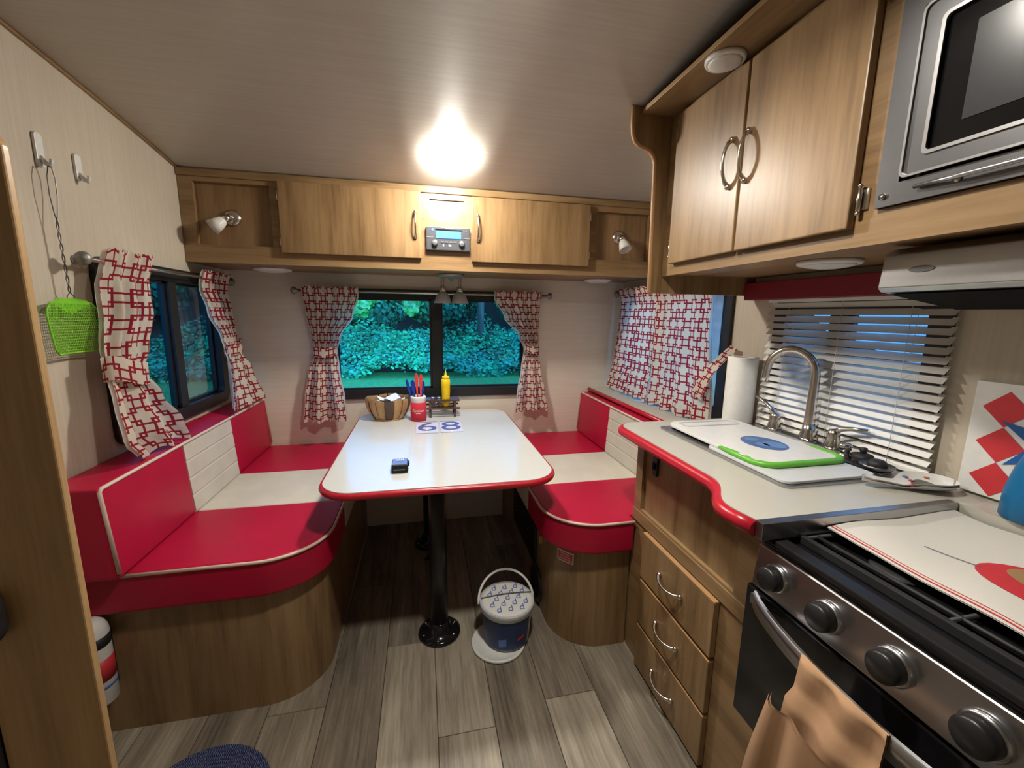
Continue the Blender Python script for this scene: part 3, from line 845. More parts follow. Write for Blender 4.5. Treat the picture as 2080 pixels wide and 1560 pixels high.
part(G().box(1.092, XR - .003, 1.466, YB - .003, .838, .862), 'top', M['laminate'], lg)
part(G().tube([(1.090, 1.468, .850), (1.090, YB - .006, .850)], .0125, 10), 'edge_moulding', M['redtrim'], lg)
part(G().box(1.100, XR - .003, 1.466, YB - .003, .002, .836), 'box', M['wood_v'], lg)

# --- table
tb = thing('dinette_table', 'white laminate dinette table with red edge on black pedestals', 'table', (.065, 1.95, 0))
TO = rrect(-.358, .490, 1.385, YB - .018, .12, 8)
part(G().prism(TO, 'z', ZT - .028, ZT), 'tabletop', M['table'], tb, .0015)
part(G().tube([(x, y, ZT - .0155) for x, y in TO], .0128, 8, closed=True), 'edge_moulding', M['redtrim'], tb)
for (x, y) in ((.045, 1.585), (.020, 2.30)):
    ped = part(G().cyl((x, y, .03), (x, y, ZT - .035), .036, n=28), 'post', M['black'], tb)
    part(G().lathe([(.088, .001), (.088, .010), (.078, .016), (.052, .022), (.044, .05), (.040, .062), (.037, .062)], (x, y, 0), n=32), 'floor_flange', M['blackgloss'], ped)
    part(G().lathe([(.088, 0), (.088, -.008), (.046, -.02), (.037, -.05)], (x, y, ZT - .0285), n=28), 'top_flange', M['black'], ped)
    for k in range(6):
        a = k * PI / 3 + .4
        part(G().lathe([(.0055, 0), (.005, .003), (0, .004)], (x + .071 * math.cos(a), y + .071 * math.sin(a), .0165), n=10), 'bolt', M['steel'], ped)

# --- things on the table
# basket of bark slats
bx, by = -.196, 2.395
bk = thing('basket', 'bowl-shaped basket of brown wood slats holding napkins on the table', 'basket', (bx, by, ZT))
nsl = 15
slats = []
for k in range(nsl):
    a0, a1 = 2 * PI * k / nsl + .028, 2 * PI * (k + 1) / nsl - .022
    off = .005 * ((k * 7) % 3) / 2
    def f(u, v, a0=a0, a1=a1, off=off):
        a = lerp(a0, a1, u); h = .118 * v; r = .078 + (.122 - .078) * math.sin(v * PI / 2) ** .8 + off
        wob = .004 * math.sin(5 * a) * v
        return (bx + (r + 0) * math.cos(a), by + r * .86 * math.sin(a), ZT + .004 + h + wob)
    g = G().grid(f, 3, 6)
    n0 = len(g.v); 
    def f2(u, v, f=f):
        p = Vector(f(u, v)); c = Vector((bx, by, p.z)); return p + (c - p).normalized() * .004
    g.grid(f2, 3, 6)
    part(g, 'slat', M['bark_dark'] if k == 11 else (M['bark'], M['bark2'], M['bark'], M['bark3'])[k % 4], bk)
part(G().lathe([(.079, 0), (.079, .006), (0, .006)], (bx, by, ZT + .001), n=24), 'bottom', M['bark'], bk)
def liner(u, v):
    a = 2 * PI * u; rr_ = .074 + .044 * math.sin(v * PI / 2) ** .8 if v > 0 else .074
    return (bx + (rr_ - .003) * math.cos(a), by + (rr_ - .003) * .86 * math.sin(a), ZT + .006 + .105 * v)
part(G().grid(liner, 40, 6, wrap=True), 'inner_wall', M['bark3'], bk)
for i, (dx, dy, rz, w, l) in enumerate(((-.030, -.012, .25, .105, .08), (.034, -.010, -.15, .105, .08), (.0, .006, .5, .12, .09))):
    def nf(u, v, dx=dx, dy=dy, rz=rz, w=w, l=l, i=i):
        x, y = (u - .5) * w, (v - .5) * l
        z = ZT + .096 + i * .010 + .010 * math.sin(6 * u + i) + .008 * math.sin(5 * v + 2 * i)
        return (bx + dx + x * math.cos(rz) - y * math.sin(rz), by + dy + x * math.sin(rz) + y * math.cos(rz), z)
    g = G().grid(nf, 10, 8); g.grid(lambda u, v, nf=nf: Vector(nf(u, v)) - Vector((0, 0, .008)), 10, 8)
    solo(g, 'napkin', M['paper'], ('white paper napkin leaning on the outer rim of the slatted basket', 'white paper napkin lying on the cup side of the slatted basket', 'crumpled white paper napkin on top of the basket heap')[i], 'napkin', 'napkins in the basket')
# red can sleeve with foam cup, holding cutlery
kx, ky = -.029, 2.325
kz = thing('utensil_cup', 'white foam cup in a red sleeve with script lettering on the table', 'cup', (kx, ky, ZT))
part(G().lathe([(.041, .001), (.0435, .004), (.0435, .104), (.040, .106), (.039, .100)], (kx, ky, ZT), n=32), 'sleeve', M['koozie'], kz)
part(G().lathe([(.034, .004), (.038, .110), (.0415, .126), (.0415, .136), (.038, .140), (.036, .134), (.032, .02), (0, .02)], (kx, ky, ZT), n=32), 'foam_cup', M['foam'], kz)
lm = frame_m((kx - .004, ky - .0442, ZT + .062), (1, 0, 0), (0, 0, 1))
g = text_g('Famous', .021, lm, .35, .0006); merge(g, text_g('at table', .011, frame_m((kx - .004, ky - .0442, ZT + .046), (1, 0, 0), (0, 0, 1)), .3, .0006)) if False else None
for v in g.v:      # wrap the lettering round the sleeve
    a = (v.x - kx) / .0438; rr = .0439 + (ky - .0442 - v.y) * .2
    v.x, v.y = kx + rr * math.sin(a), ky - rr * math.cos(a)
part(g, 'lettering', M['foam'], kz)
g = G()
for i in range(5): g.box(-.014 + i * .006, -.010 + i * .006, 0, .0006, -.0015, .0015)
for v in g.v:
    a = v.x / .0438; v.x, v.y, v.z = kx + .0441 * math.sin(a), ky - .0441 * math.cos(a) - v.y, ZT + .047 + v.z
part(g, 'small_lettering', M['foam'], kz)
def cutlery(label, name, mat, dx, dy, tx_, ty_, zt, wid, grp):
    b = Vector((kx + dx, ky + dy, ZT + .03)); e = Vector((kx + tx_, ky + ty_, zt)); d = (e - b)
    ts = (0, .3, .6, .75, .88, .96, 1); ws = (.0035, .0035, .0045, wid * .85, wid, wid * .8, wid * .3)
    sx_ = Vector((1, 0, -d.x / d.z)).normalized(); g = G()
    L_ = [b + d * t - sx_ * w for t, w in zip(ts, ws)]; R_ = [b + d * t + sx_ * w for t, w in zip(ts, ws)]
    th = Vector((0, .0025, 0))
    for i in range(len(ts) - 1):
        g.quad(L_[i], R_[i], R_[i + 1], L_[i + 1]); g.quad(L_[i] + th, R_[i] + th, R_[i + 1] + th, L_[i + 1] + th)
        g.quad(L_[i], L_[i + 1], L_[i + 1] + th, L_[i] + th); g.quad(R_[i], R_[i + 1], R_[i + 1] + th, R_[i] + th)
    g.quad(L_[0], R_[0], R_[0] + th, L_[0] + th); g.quad(L_[-1], R_[-1], R_[-1] + th, L_[-1] + th)
    solo(g, name, mat, label, 'cutlery', grp, loc=b)
cutlery('blue plastic knife leaning outward over the basket from the foam cup', 'plastic_knife', M['blue'], -.012, 0, -.062, .0, .975, .0085, 'plastic cutlery in the foam cup')
cutlery('broad blue plastic spoon standing upright in the foam cup', 'plastic_spoon', M['blue'], -.008, -.006, -.030, -.006, .972, .0125, 'plastic cutlery in the foam cup')
cutlery('blue plastic knife behind the red straws in the foam cup', 'plastic_knife', M['blue'], .010, .006, .030, .012, .962, .0095, 'plastic cutlery in the foam cup')
for i, (dx, ex) in enumerate(((.0, -.008), (.012, .018))):
    cutlery(('tall red plastic knife standing beside the blue spoon', 'tall red plastic knife with a purple tint beside the other red one')[i], 'plastic_knife', M['redplastic'], dx, -.012, ex, -.014, (1.012, 1.005)[i], .0095, 'plastic cutlery in the foam cup')
# miniature picnic table
tx0, tx1, ty0 = .015, .207, 2.372
mp = thing('mini_picnic_table', 'dark brown miniature picnic table caddy against the wall under the window', 'caddy', ((tx0 + tx1) / 2, 2.43, ZT))
for (a, b, z) in ((ty0 + .012, ty0 + .030, .088), (ty0 + .086, ty0 + .106, .088)): part(G().box(tx0, tx1, a, b, ZT + z, ZT + z + .012), 'top_slat', M['picnic'], mp, .0015)
for (a, b) in ((tx0, tx0 + .03), (tx0 + .064, tx0 + .082), (tx1 - .052, tx1 - .0)): part(G().box(a, b, ty0 + .031, ty0 + .085, ZT + .088, ZT + .100), 'top_crosspiece', M['picnic'], mp, .0015)
for y in (ty0 - .012, ty0 + .112): part(G().box(tx0, tx1, y, y + .022, ZT + .048, ZT + .056), 'bench_slat', M['picnic'], mp, .0015)
part(G().box(tx0 + .02, tx1 - .02, ty0 + .03, ty0 + .088, ZT + .046, ZT + .051), 'shelf', M['picnic'], mp)
for x in (tx0 + .016, tx1 - .034):
    for (y0, y1) in ((ty0 - .004, ty0 + .022), (ty0 + .120, ty0 + .094)):
        part(G().prism([(y0 - .006, ZT), (y0 + .006, ZT), (y1 + .006, ZT + .087), (y1 - .006, ZT + .087)], 'x', x, x + .013), 'leg', M['picnic'], mp, .001)
mu = thing('mustard_bottle', 'yellow squeeze mustard bottle standing in the miniature picnic table', 'bottle', (.130, ty0 + .058, ZT + .052))
mc = (.130, ty0 + .058, ZT + .0515)
part(G().lathe([(.020, 0), (.0235, .004), (.0245, .05), (.0235, .066), (.0250, .085), (.0262, .130), (.0258, .160), (.022, .163)], mc, n=28), 'body', M['yellow'], mu)
part(G().lathe([(.022, .164), (.022, .176), (.018, .181), (.008, .184), (.006, .195), (.002, .214), (0, .215)], mc, n=24), 'nozzle_cap', M['yellow'], mu)
for i, x in enumerate((.055, .090)):
    s = thing('shaker', ('glass salt shaker with steel lid on the picnic caddy beside the red sleeve', 'glass pepper shaker with steel lid on the picnic caddy beside the mustard')[i], 'shaker', (x, ty0 + .060, ZT + .052), 'shakers in the picnic caddy')
    c = (x, ty0 + .060, ZT + .0515)
    part(G().lathe([(.012, 0), (.014, .006), (.014, .034), (.011, .040)], c, n=16), 'jar', M['jar'], s)
    part(G().lathe([(.012, .040), (.0125, .052), (.009, .057), (0, .058)], c, n=16), 'lid', M['steel'], s)
# two number tiles
for i, (x0, ch) in enumerate(((-.042, '6'), (.082, '8'))):
    w, y0, y1 = .114, 2.045, 2.262
    t = thing('number_card', 'pale card with a large dark blue numeral %s lying on the table' % ('six', 'eight')[i], 'card', (x0 + w / 2, 2.15, ZT), 'number cards on the table')
    part(G().box(x0, x0 + w, y0, y1, ZT + .0006, ZT + .004), 'card', plain('pale_lilac_card', (.56, .55, .68), .5) if i == 0 else bpy.data.materials['pale_lilac_card'], t, .0006)
    part(text_g(ch, .235, frame_m((x0 + w / 2, (y0 + y1) / 2, ZT + .0042), (1, 0, 0), (0, 1, 0)), 0, .0004), 'numeral', M['purpleblue'], t)
    part(G().box(x0 + .004, x0 + w - .002, y1 - .010, y1 - .004, ZT + .0042, ZT + .0047), 'top_band', M['purpleblue'], t)
    part(G().box(x0 + w / 2 - .004, x0 + w / 2 + .004, y0 + .002, y0 + .03, ZT + .0042, ZT + .0050), 'white_mark', M['white'], t)
    star = [(x0 + w / 2 + .012 * (1 if k % 2 == 0 else .4) * math.cos(k * PI / 5 + PI / 2), (y0 + y1) / 2 + (-.045, .05)[i] + .022 * (1 if k % 2 == 0 else .4) * math.sin(k * PI / 5 + PI / 2)) for k in range(10)]
    part(G().prism(star, 'z', ZT + .0042, ZT + .0049), 'white_star', M['white'], t)
# small black clip-on gadget with a blue face
gx0, gx1, gy0, gy1 = -.124, -.064, 1.530, 1.595
gd = thing('card_box', 'small black box with a blue printed top standing on the table', 'box', ((gx0 + gx1) / 2, 1.56, ZT))
part(G().prism([(gy0, ZT + .0006), (gy1, ZT + .0006), (gy1, ZT + .035), (gy0 + .008, ZT + .030)], 'x', gx0, gx1), 'case', M['black'], gd, .003)
part(G().prism([(gy0 + .012, ZT + .0308), (gy1 - .002, ZT + .0358), (gy1 - .002, ZT + .0365), (gy0 + .012, ZT + .0315)], 'x', gx0 + .003, gx1 - .003), 'blue_print', M['blueprint'], gd)
for k in range(5): part(G().box(gx0 + .014 + k * .0065, gx0 + .018 + k * .0065, gy0 + .04, gy0 + .055, ZT + .0350, ZT + .0372), 'lettering', M['white'], gd)
part(G().box(gx0 + .008, gx1 - .010, gy0 - .0005, gy0 + .006, ZT + .012, ZT + .017), 'front_slot', M['steel_dark'], gd)
part(G().box(gx1, gx1 + .005, gy1 - .03, gy1 - .008, ZT + .014, ZT + .030), 'side_clip', M['black'], gd, .001)

# --- floor under and beside the table
solo(G().prism([(-.02, 2.12), (.035, 2.13), (.02, 2.20)], 'z', .0005, .002), 'paper_scrap', M['steel_dark'], 'small grey scrap on the floor by the rear table pedestal', 'scrap')
lx, ly = .280, 1.478
solo(G().lathe([(.106, 0), (.110, .004), (.110, .012), (.104, .013), (.100, .009), (.06, .008), (0, .008)], (lx, ly, .0006), n=48), 'white_plastic_disc', M['white'], 'round white bucket lid lying on the floor under the bucket', 'lid')
ux, uy, uz = .318, 1.500, .0142
bu = thing('bucket', 'blue printed pail with white rim, patterned cover and bail handle on the floor', 'bucket', (ux, uy, uz))
HB = .168
part(G().lathe([(.090, 0), (.093, .003), (.105, HB - .03), (.110, HB - .028), (.113, HB - .004), (.111, HB), (.106, HB - .002), (0, HB - .004)], (ux, uy, uz), n=48), 'pail', plain('pale_pail', (.52, .56, .60), .4), bu)
def lab(u, v):
    a = math.radians(lerp(185, 318, u)); h = lerp(.006, HB - .034, v); r = .0940 + .012 * h / (HB - .03)
    return (ux + r * math.cos(a), uy + r * math.sin(a), uz + h)
part(G().grid(lab, 24, 3), 'label', M['navy'], bu)
def mark(a0, a1, h0, h1):
    def f(u, v):
        a = math.radians(lerp(a0, a1, u)); h = lerp(h0, h1, v) + .008 * u; r = .0946 + .012 * h / (HB - .03)
        return (ux + r * math.cos(a), uy + r * math.sin(a), uz + h)
    return G().grid(f, 8, 1)
part(mark(285, 302, .045, .058), 'red_mark', M['redprint'], bu)
part(mark(240, 258, .020, .055), 'pale_mark', M['blueprint'], bu)
part(G().lathe([(.1085, HB - .0005), (.1085, HB + .001), (.09, HB + .003), (0, HB + .004)], (ux, uy, uz), n=48), 'cover', M['paper'], bu, label='white cover printed with blue curly letters')
g = G()
for r in range(-3, 4):
    for c in range(-3, 4):
        X, Y = c * .046 + (r % 2) * .023, r * .033
        if X * X + Y * Y > .090 ** 2: continue
        merge(g, text_g('d', .046, frame_m((ux + X, uy + Y, uz + HB + .0046), (1, .12, 0), (-.12, 1, 0)), .15, .0005))
part(g, 'cover_print', M['blueprint'], bu)
part(G().tube([(ux - .106 + .212 * i / 10, uy + .012 + .006 * math.sin(PI * i / 10), uz + HB + .0065 + .003 * math.sin(PI * i / 10)) for i in range(11)], .0022, 6), 'cover_wire', M['steel_dark'], bu)
hp = []
for i in range(25):
    a = PI * i / 24
    hp.append((ux - .116 * math.cos(a), uy + .070 * math.sin(a) + .01, uz + HB - .018 + .098 * math.sin(a)))
part(G().tube(hp, .005, 8, flat=.5), 'bail_handle', M['white'], bu)
# round rug
rgx, rgy = -.635, 1.045
g = G()
for k in range(16):
    r = .012 + .0115 * k
    g.tube([(rgx + r * math.cos(2 * PI * i / 40), rgy + r * math.sin(2 * PI * i / 40), .008 + .0006 * (k % 2)) for i in range(40)], .0068, 6, closed=True)
solo(g, 'round_rug', M['rug'], 'round dark blue braided rug on the floor before the bench', 'rug')
# fire extinguisher
fx, fy, fz = -.976, 1.312, .165
fe = thing('fire_extinguisher', 'white fire extinguisher with red label mounted on the wooden bench base', 'extinguisher', (fx, fy, fz))
part(G().lathe([(.036, 0), (.042, .006), (.042, .225), (.040, .242), (.033, .260), (.020, .271), (0, .275)], (fx, fy, fz), n=28), 'cylinder', M['white'], fe)
part(G().lathe([(.0424, .190), (.0424, .222)], (fx, fy, fz), n=28), 'black_band', M['blackmat'], fe)
part(G().lathe([(.0424, .080), (.0424, .150)], (fx, fy, fz), n=28), 'red_label', M['redprint'], fe)
part(G().lathe([(.0424, .056), (.0424, .066)], (fx, fy, fz), n=28), 'blue_line', M['blueprint'], fe)
part(G().box(fx - .02, fx + .02, fy + .043, fy + .0495, fz + .02, fz + .20), 'bracket', M['black'], fe, .002)

# ================================================================== LEFT WALL: hooks and fly swatter
def hook(label, y, z, s=1.0):
    t = thing('wall_hook', label, 'hook', (XL, y, z), 'white adhesive hooks')
    part(G().prism(rrect(y - .013, y + .013, z - .045 * s, z + .045 * s, .010), 'x', XL + .0005, XL + .008), 'plate', M['white'], t, .002)
    pts = [(XL + .006, y, z - .018), (XL + .018, y, z - .036), (XL + .026, y, z - .040), (XL + .030, y, z - .030), (XL + .030, y, z - .022)]
    part(G().tube(pts, [.006, .006, .006, .005, .004], 8), 'prong', M['white'], t)
hook('white adhesive wall hook with the fly swatter hanging from it', 1.490, 1.772)
hook('empty white adhesive wall hook', 1.625, 1.768, .85)
fs = thing('fly_swatter', 'lime green plastic fly swatter hanging head down on a wire handle', 'fly swatter', (XL + .03, 1.50, 1.21))
X = XL + .028
w1 = [(X, 1.478, 1.728), (X, 1.470, 1.70), (X, 1.468, 1.65), (X, 1.474, 1.60), (X + .003, 1.477, 1.575)]
w2 = [(X, 1.478, 1.728), (X, 1.490, 1.726), (X, 1.496, 1.70), (X, 1.494, 1.65), (X, 1.484, 1.60), (X - .003, 1.479, 1.575)]
tw1 = [(X + .0025 * math.cos(i * .9), 1.478 + .0006 * i * .4 + .0025 * math.sin(i * .9), 1.575 - .0085 * i) for i in range(23)]
tw2 = [(X - .0025 * math.cos(i * .9), 1.478 + .0006 * i * .4 - .0025 * math.sin(i * .9), 1.575 - .0085 * i) for i in range(23)]
lo1 = [tw1[-1], (X, 1.472, 1.375), (X, 1.469, 1.358), (X, 1.474, 1.335)]
lo2 = [tw2[-1], (X, 1.496, 1.375), (X, 1.499, 1.358), (X, 1.494, 1.335)]
part(G().tube(w1 + tw1 + lo1, .0014, 6).tube(w2 + tw2 + lo2, .0014, 6), 'wire_handle', M['steel_dark'], fs)
cyh = 1.470
def sw(u, v):   # head outline: arched top, widening, rounded bottom
    t = v; half = (.020 + .072 * math.sqrt(max(0, 1 - (1 - t / .36) ** 2))) if t < .36 else .092 + .007 * (t - .36) / .64
    if t > .94: half -= .008 * ((t - .94) / .06) ** 2
    a = (u - .5) * 2
    return (X + .004 + .012 * (a * a) * (.3 + t) + .004 * a, cyh + half * a + .012 * t, 1.368 - .158 * t)
g = G()
for i in range(16):     # solid crown
    for j in range(3):
        u0, u1 = i / 16, (i + 1) / 16
        dep = lambda u: .10 + .20 * (1 - abs(2 * u - 1)) ** 1.5
        g.quad(sw(u0, dep(u0) * j / 3), sw(u1, dep(u1) * j / 3), sw(u1, dep(u1) * (j + 1) / 3), sw(u0, dep(u0) * (j + 1) / 3), smooth=True)
part(g, 'crown', M['green'], fs)
g = G()
for i in range(31):
    u = i / 30
    g.tube([sw(u, .1), sw(u, .4), sw(u, .7), sw(u, 1.0)], .0012, 4, caps=False)
for j in range(18):
    v = .16 + .84 * j / 17
    g.tube([sw(k / 12, v) for k in range(13)], .0012, 4, caps=False)
for a in (0, 1): g.tube([sw(a, .08 + .92 * k / 8) for k in range(9)], .0028, 6)
g.tube([sw(k / 12, 1.0) for k in range(13)], .0028, 6)
part(g, 'mesh', M['green'], fs, kind='stuff')

# ================================================================== KITCHEN, BASE UNITS
YS0, YS1 = .12, .690          # stove
bc = thing('base_cabinet', 'wooden kitchen base cabinet with three drawers beside the stove', 'cabinet', (1.04, 1.04, 0))
part(G().box(XK + .022, XR - .003, .705, YK - .004, .0, .790), 'carcass', M['wood_v'], bc)
part(G().box(XK + .022, XR - .003, YK - .020, YK - .004, .791, .884), 'end_panel', M['wood_v'], bc)
part(panel(G(), 'x', XK, XK + .0215, .705, YK - .004, .0, .884, [(.845, 1.332, .615, .872), (.90, 1.30, .03, .545)]), 'face_frame', M['wood_y'], bc)
part(G().box(XK + .013, XK + .0213, .846, 1.331, .616, .871), 'false_front', M['wood_v'], bc)
part(G().box(XK - .006, XK - .0005, .712, YK - .005, .562, .608), 'rail', M['wood_y'], bc, .002)
for (z0, z1, hz) in ((.382, .556, .472), (.196, .368, .286), (.012, .183, .094)):
    d = part(G().box(XK - .020, XK - .001, .884, 1.268, z0, z1), 'drawer', M['wood_v'], bc, .0025)
    e = part(G().box(XK - .0195, XK - .0015, .8855, 1.2665, z1 + .0002, z1 + .0012), 'top_edge', M['edge'], d)
    part(handle_h(G(), XK - .021, 1.024, 1.141, hz), 'handle', M['chrome'], d)
sw_ = thing('rocker_switch', 'black rocker switch plate on the cabinet face under the counter edge', 'switch', (XK + .012, 1.262, .78))
part(G().prism(rrect(1.248, 1.278, .775, .846, .006), 'x', XK + .004, XK + .0128), 'plate', M['black'], sw_, .002)
part(G().box(XK - .002, XK + .004, 1.256, 1.270, .800, .824), 'rocker', M['blackgloss'], sw_, .001)

# counter top: wavy front edge, rounded free end, strip behind the stove
def bez(p0, p1, p2, p3, n=10):
    return [tuple((1 - t) ** 3 * a + 3 * (1 - t) ** 2 * t * b + 3 * (1 - t) * t * t * c + t ** 3 * d for a, b, c, d in zip(p0, p1, p2, p3)) for t in [i / n for i in range(n + 1)]]
front = [(.672, .672), (.664, .715)] + bez((.662, .735), (.660, .80), (.735, .82), (.738, .90), 12) + [(.738, 1.0), (.738, 1.20), (.738, 1.34)] + arc(.738 + .07, 1.375, .07, 180, 90, 8)
SINK = (.866, 1.275, .800, 1.352)      # opening x0,x1,y0,y1
ct = thing('countertop', 'cream laminate countertop with wavy red front edge', 'countertop', (1.0, 1.05, ZC - .04))
fo = front + [(XR - .003, 1.445)]
g = G()
hx0, hx1, hy0, hy1 = .885, 1.19, .82, 1.335
outer = front + [(XR - .003, 1.445), (XR - .003, .10), (1.2, .10), (1.2, .672)]
# slab with a sink opening: split in convex-ish strips
def strip(poly): g.prism(poly, 'z', ZC - .038, ZC)
fl = [p for p in front]
left = [(hx0, .672)] + fl + [(hx0, 1.445)]
strip([(x, y) for x, y in reversed(left)])
strip([(hx0, .672), (hx1, .672), (hx1, hy0), (hx0, hy0)])
strip([(hx0, hy1), (hx1, hy1), (hx1, 1.445), (hx0, 1.445)])
strip([(hx1, .672), (XR - .003, .672), (XR - .003, 1.445), (hx1, 1.445)])
strip([(1.20, .10), (XR - .003, .10), (XR - .003, .672), (1.20, .672)])
part(g, 'slab', M['laminate'], ct)
part(G().tube([(x - .002, y, ZC - .019) for x, y in front] + [(.95, 1.447, ZC - .019), (1.08, 1.447, ZC - .019)], .0175, 10), 'edge_moulding', M['redtrim'], ct)
part(G().box(.668, 1.197, .652, .6715, ZC - .036, ZC + .0015), 'steel_end_trim', M['steel'], ct, .001)

# sink
sk = thing('sink', 'stainless steel drop-in kitchen sink under the cutting board', 'sink', (1.05, 1.07, ZC))
def mz(a, b, t): return (a, b, t)
g = ring_frame(G(), mz, .862, 1.285, .79, 1.355, .03, ZC + .0005, ZC + .006, .02)
g.box(1.19, 1.262, .815, 1.335, ZC + .0005, ZC + .0065)
part(g, 'rim', M['steel'], sk)
ba = rrect(.89, 1.185, .825, 1.33, .03, 4); bb = rrect(.91, 1.165, .845, 1.31, .04, 4)
g = G()
for i in range(len(ba)):
    j = (i + 1) % len(ba)
    g.quad((*ba[i], ZC + .003), (*ba[j], ZC + .003), (*bb[j], ZC - .125), (*bb[i], ZC - .125), smooth=True)
g.f.append(tuple(range(len(g.v), len(g.v) + len(bb)))); g.sm.append(False); g.v += [Vector((*p, ZC - .125)) for p in bb]
part(g, 'basin', M['steel'], sk)
# white sink cover and cutting board
solo(G().prism(rrect(.872, 1.16, .800, 1.10, .022), 'z', ZC + .0065, ZC + .014), 'sink_cover', plain('pale_grey_plastic', (.60, .62, .63), .3), 'pale grey sink cover under the cutting board at the stove end', 'sink cover', bevel=.002)
cb = thing('cutting_board', 'white plastic cutting board with green grip corner and blue oval over the sink', 'cutting board', (1.04, 1.13, ZC + .015))
z0, z1 = ZC + .0148, ZC + .0250
CBO = rrect(.885, 1.175, .885, 1.345, .045, 6)
part(G().prism(CBO, 'z', z0, z1), 'board', M['white'], cb, .002)
g = G(); k = [p for p in rrect(.883, 1.177, .883, 1.347, .047, 6)]
low = [p for p in k if p[1] < 1.03]
low.sort(key=lambda p: math.atan2(p[1] - 1.03, p[0] - 1.03))
gp = [(.883, 1.06), (.883, 1.0)] + [p for p in low] + [(1.177, .98), (1.177, 1.03)]
part(G().tube([(x + (.006 if x < 1.03 else -.006), y + (.006 if y < .93 else 0), ZC + .0205) for x, y in gp], [.006] + [.0115] * (len(gp) - 2) + [.006], 10, flat=.75), 'green_grip', M['green2'], cb)
for (x, y) in ((.886, .965), (.893, .925)): part(G().prism([(x + .005 * math.cos(t * PI / 6), y + .013 * math.sin(t * PI / 6)) for t in range(12)], 'z', ZC + .0285, ZC + .0297), 'grip_dot', M['white'], cb)
ov = [(1.045 + .060 * math.cos(t * PI / 16), 1.055 + .072 * math.sin(t * PI / 16)) for t in range(32)]
ovp = part(G().prism(ov, 'z', z1 + .0002, z1 + .0012), 'blue_oval', plain('blue_oval_print', (.075, .145, .36), .35), cb)
for (cx_, cy_, rx_, ry_) in ((1.035, 1.095, .022, .02), (1.06, 1.03, .03, .035), (1.025, 1.04, .018, .022)):
    part(G().prism([(cx_ + rx_ * math.cos(t * PI / 8), cy_ + ry_ * math.sin(t * PI / 8)) for t in range(16)], 'z', z1 + .0013, z1 + .0017), 'oval_patch', plain('pale_blue_print', (.12, .25, .52), .35) if 'pale_blue_print' not in bpy.data.materials else bpy.data.materials['pale_blue_print'], ovp)
gr = part(ring_frame(G(), mz, .915, 1.145, 1.265, 1.325, .008, z1 + .0001, z1 + .0022, .02), 'handle_slot', plain('board_groove', (.55, .56, .58), .4), cb)

# faucet with two lever handles
fz0 = ZC + .0065
fc = thing('faucet', 'brushed nickel gooseneck faucet with two lever handles behind the sink', 'faucet', (1.245, 1.10, fz0))
part(G().prism(rrect(1.222, 1.262, .955, 1.255, .018), 'z', fz0 + .0005, fz0 + .012), 'deck_plate', M['chrome'], fc, .003)
sx, sy = 1.243, 1.085
sp = [(sx, sy, fz0 + .012), (sx, sy, fz0 + .05), (sx, sy, fz0 + .222)]
dirv = Vector((-.46, .89, 0))
RC = .072
for i in range(1, 17):
    a = math.radians(178 * i / 16)
    q = Vector((sx, sy, fz0 + .222)) + dirv * (RC - RC * math.cos(a)) + Vector((0, 0, RC * math.sin(a) * 1.15))
    sp.append(tuple(q))
e = Vector(sp[-1]); dd = (e - Vector(sp[-2])).normalized(); sp += [tuple(e + dd * .022), tuple(e + dd * .036)]
part(G().tube(sp, [.020, .0165, .0135] + [.0125] * 16 + [.0115, .0125], 14), 'spout', M['chrome'], fc)
part(G().lathe([(.026, 0), (.025, .012), (.019, .03), (.017, .055)], (sx, sy, fz0 + .011), n=20), 'spout_base', M['chrome'], fc)
for y, d in ((1.215, Vector((-.25, 1, .55))), (.995, Vector((.3, -1, .12)))):
    d.normalize()
    part(G().lathe([(.024, 0), (.022, .010), (.017, .03), (.018, .045), (.014, .058), (0, .062)], (sx - .005, y, fz0 + .011), n=20), 'handle_base', M['chrome'], fc)
    p = Vector((sx - .005, y, fz0 + .062)); n8 = [p, p + d * .02 + Vector((0, 0, .012)), p + d * .045 + Vector((0, 0, .016)), p + d * .085 + Vector((0, 0, .016))]
    part(G().tube(n8, [.012, .010, .008, .0065], 10, flat=.8), 'lever', M['chrome'], fc)
sd = thing('soap_pump', 'short chrome sprayer cap on the sink deck beside the faucet lever', 'sprayer', (1.225, .945, fz0))
part(G().lathe([(.019, .0005), (.019, .006), (.013, .010), (.013, .022), (.017, .026), (.017, .040), (.014, .042), (0, .042)], (1.225, .945, fz0), n=20), 'body', M['chrome'], sd)
ss = thing('sink_strainer', 'chrome and black sink strainer basket lying on the sink deck', 'strainer', (1.20, .845, fz0))
part(G().lathe([(.012, .0008), (.034, .004), (.040, .014), (.036, .014), (.010, .006)], (1.215, .845, fz0), n=24), 'basket', M['steel'], ss)
part(G().lathe([(.020, .008), (.024, .018), (.016, .026), (0, .027)], (1.215, .845, fz0), n=20), 'stopper', M['blackmat'], ss)
bs = thing('dish_scrubber', 'small black rubber scrubber on the sink deck against the blind', 'scrubber', (1.242, .905, fz0))
part(G().lathe([(.006, .0), (.024, .004), (.028, .012), (.024, .020), (.012, .024), (0, .024)], (1.242, .905, fz0 + .0008), n=18), 'head', M['blackmat'], bs)
part(G().lathe([(.006, .0), (.009, .006), (.009, .016), (0, .018)], (1.242, .905, fz0 + .0245), n=12), 'grip', M['blackmat'], bs)
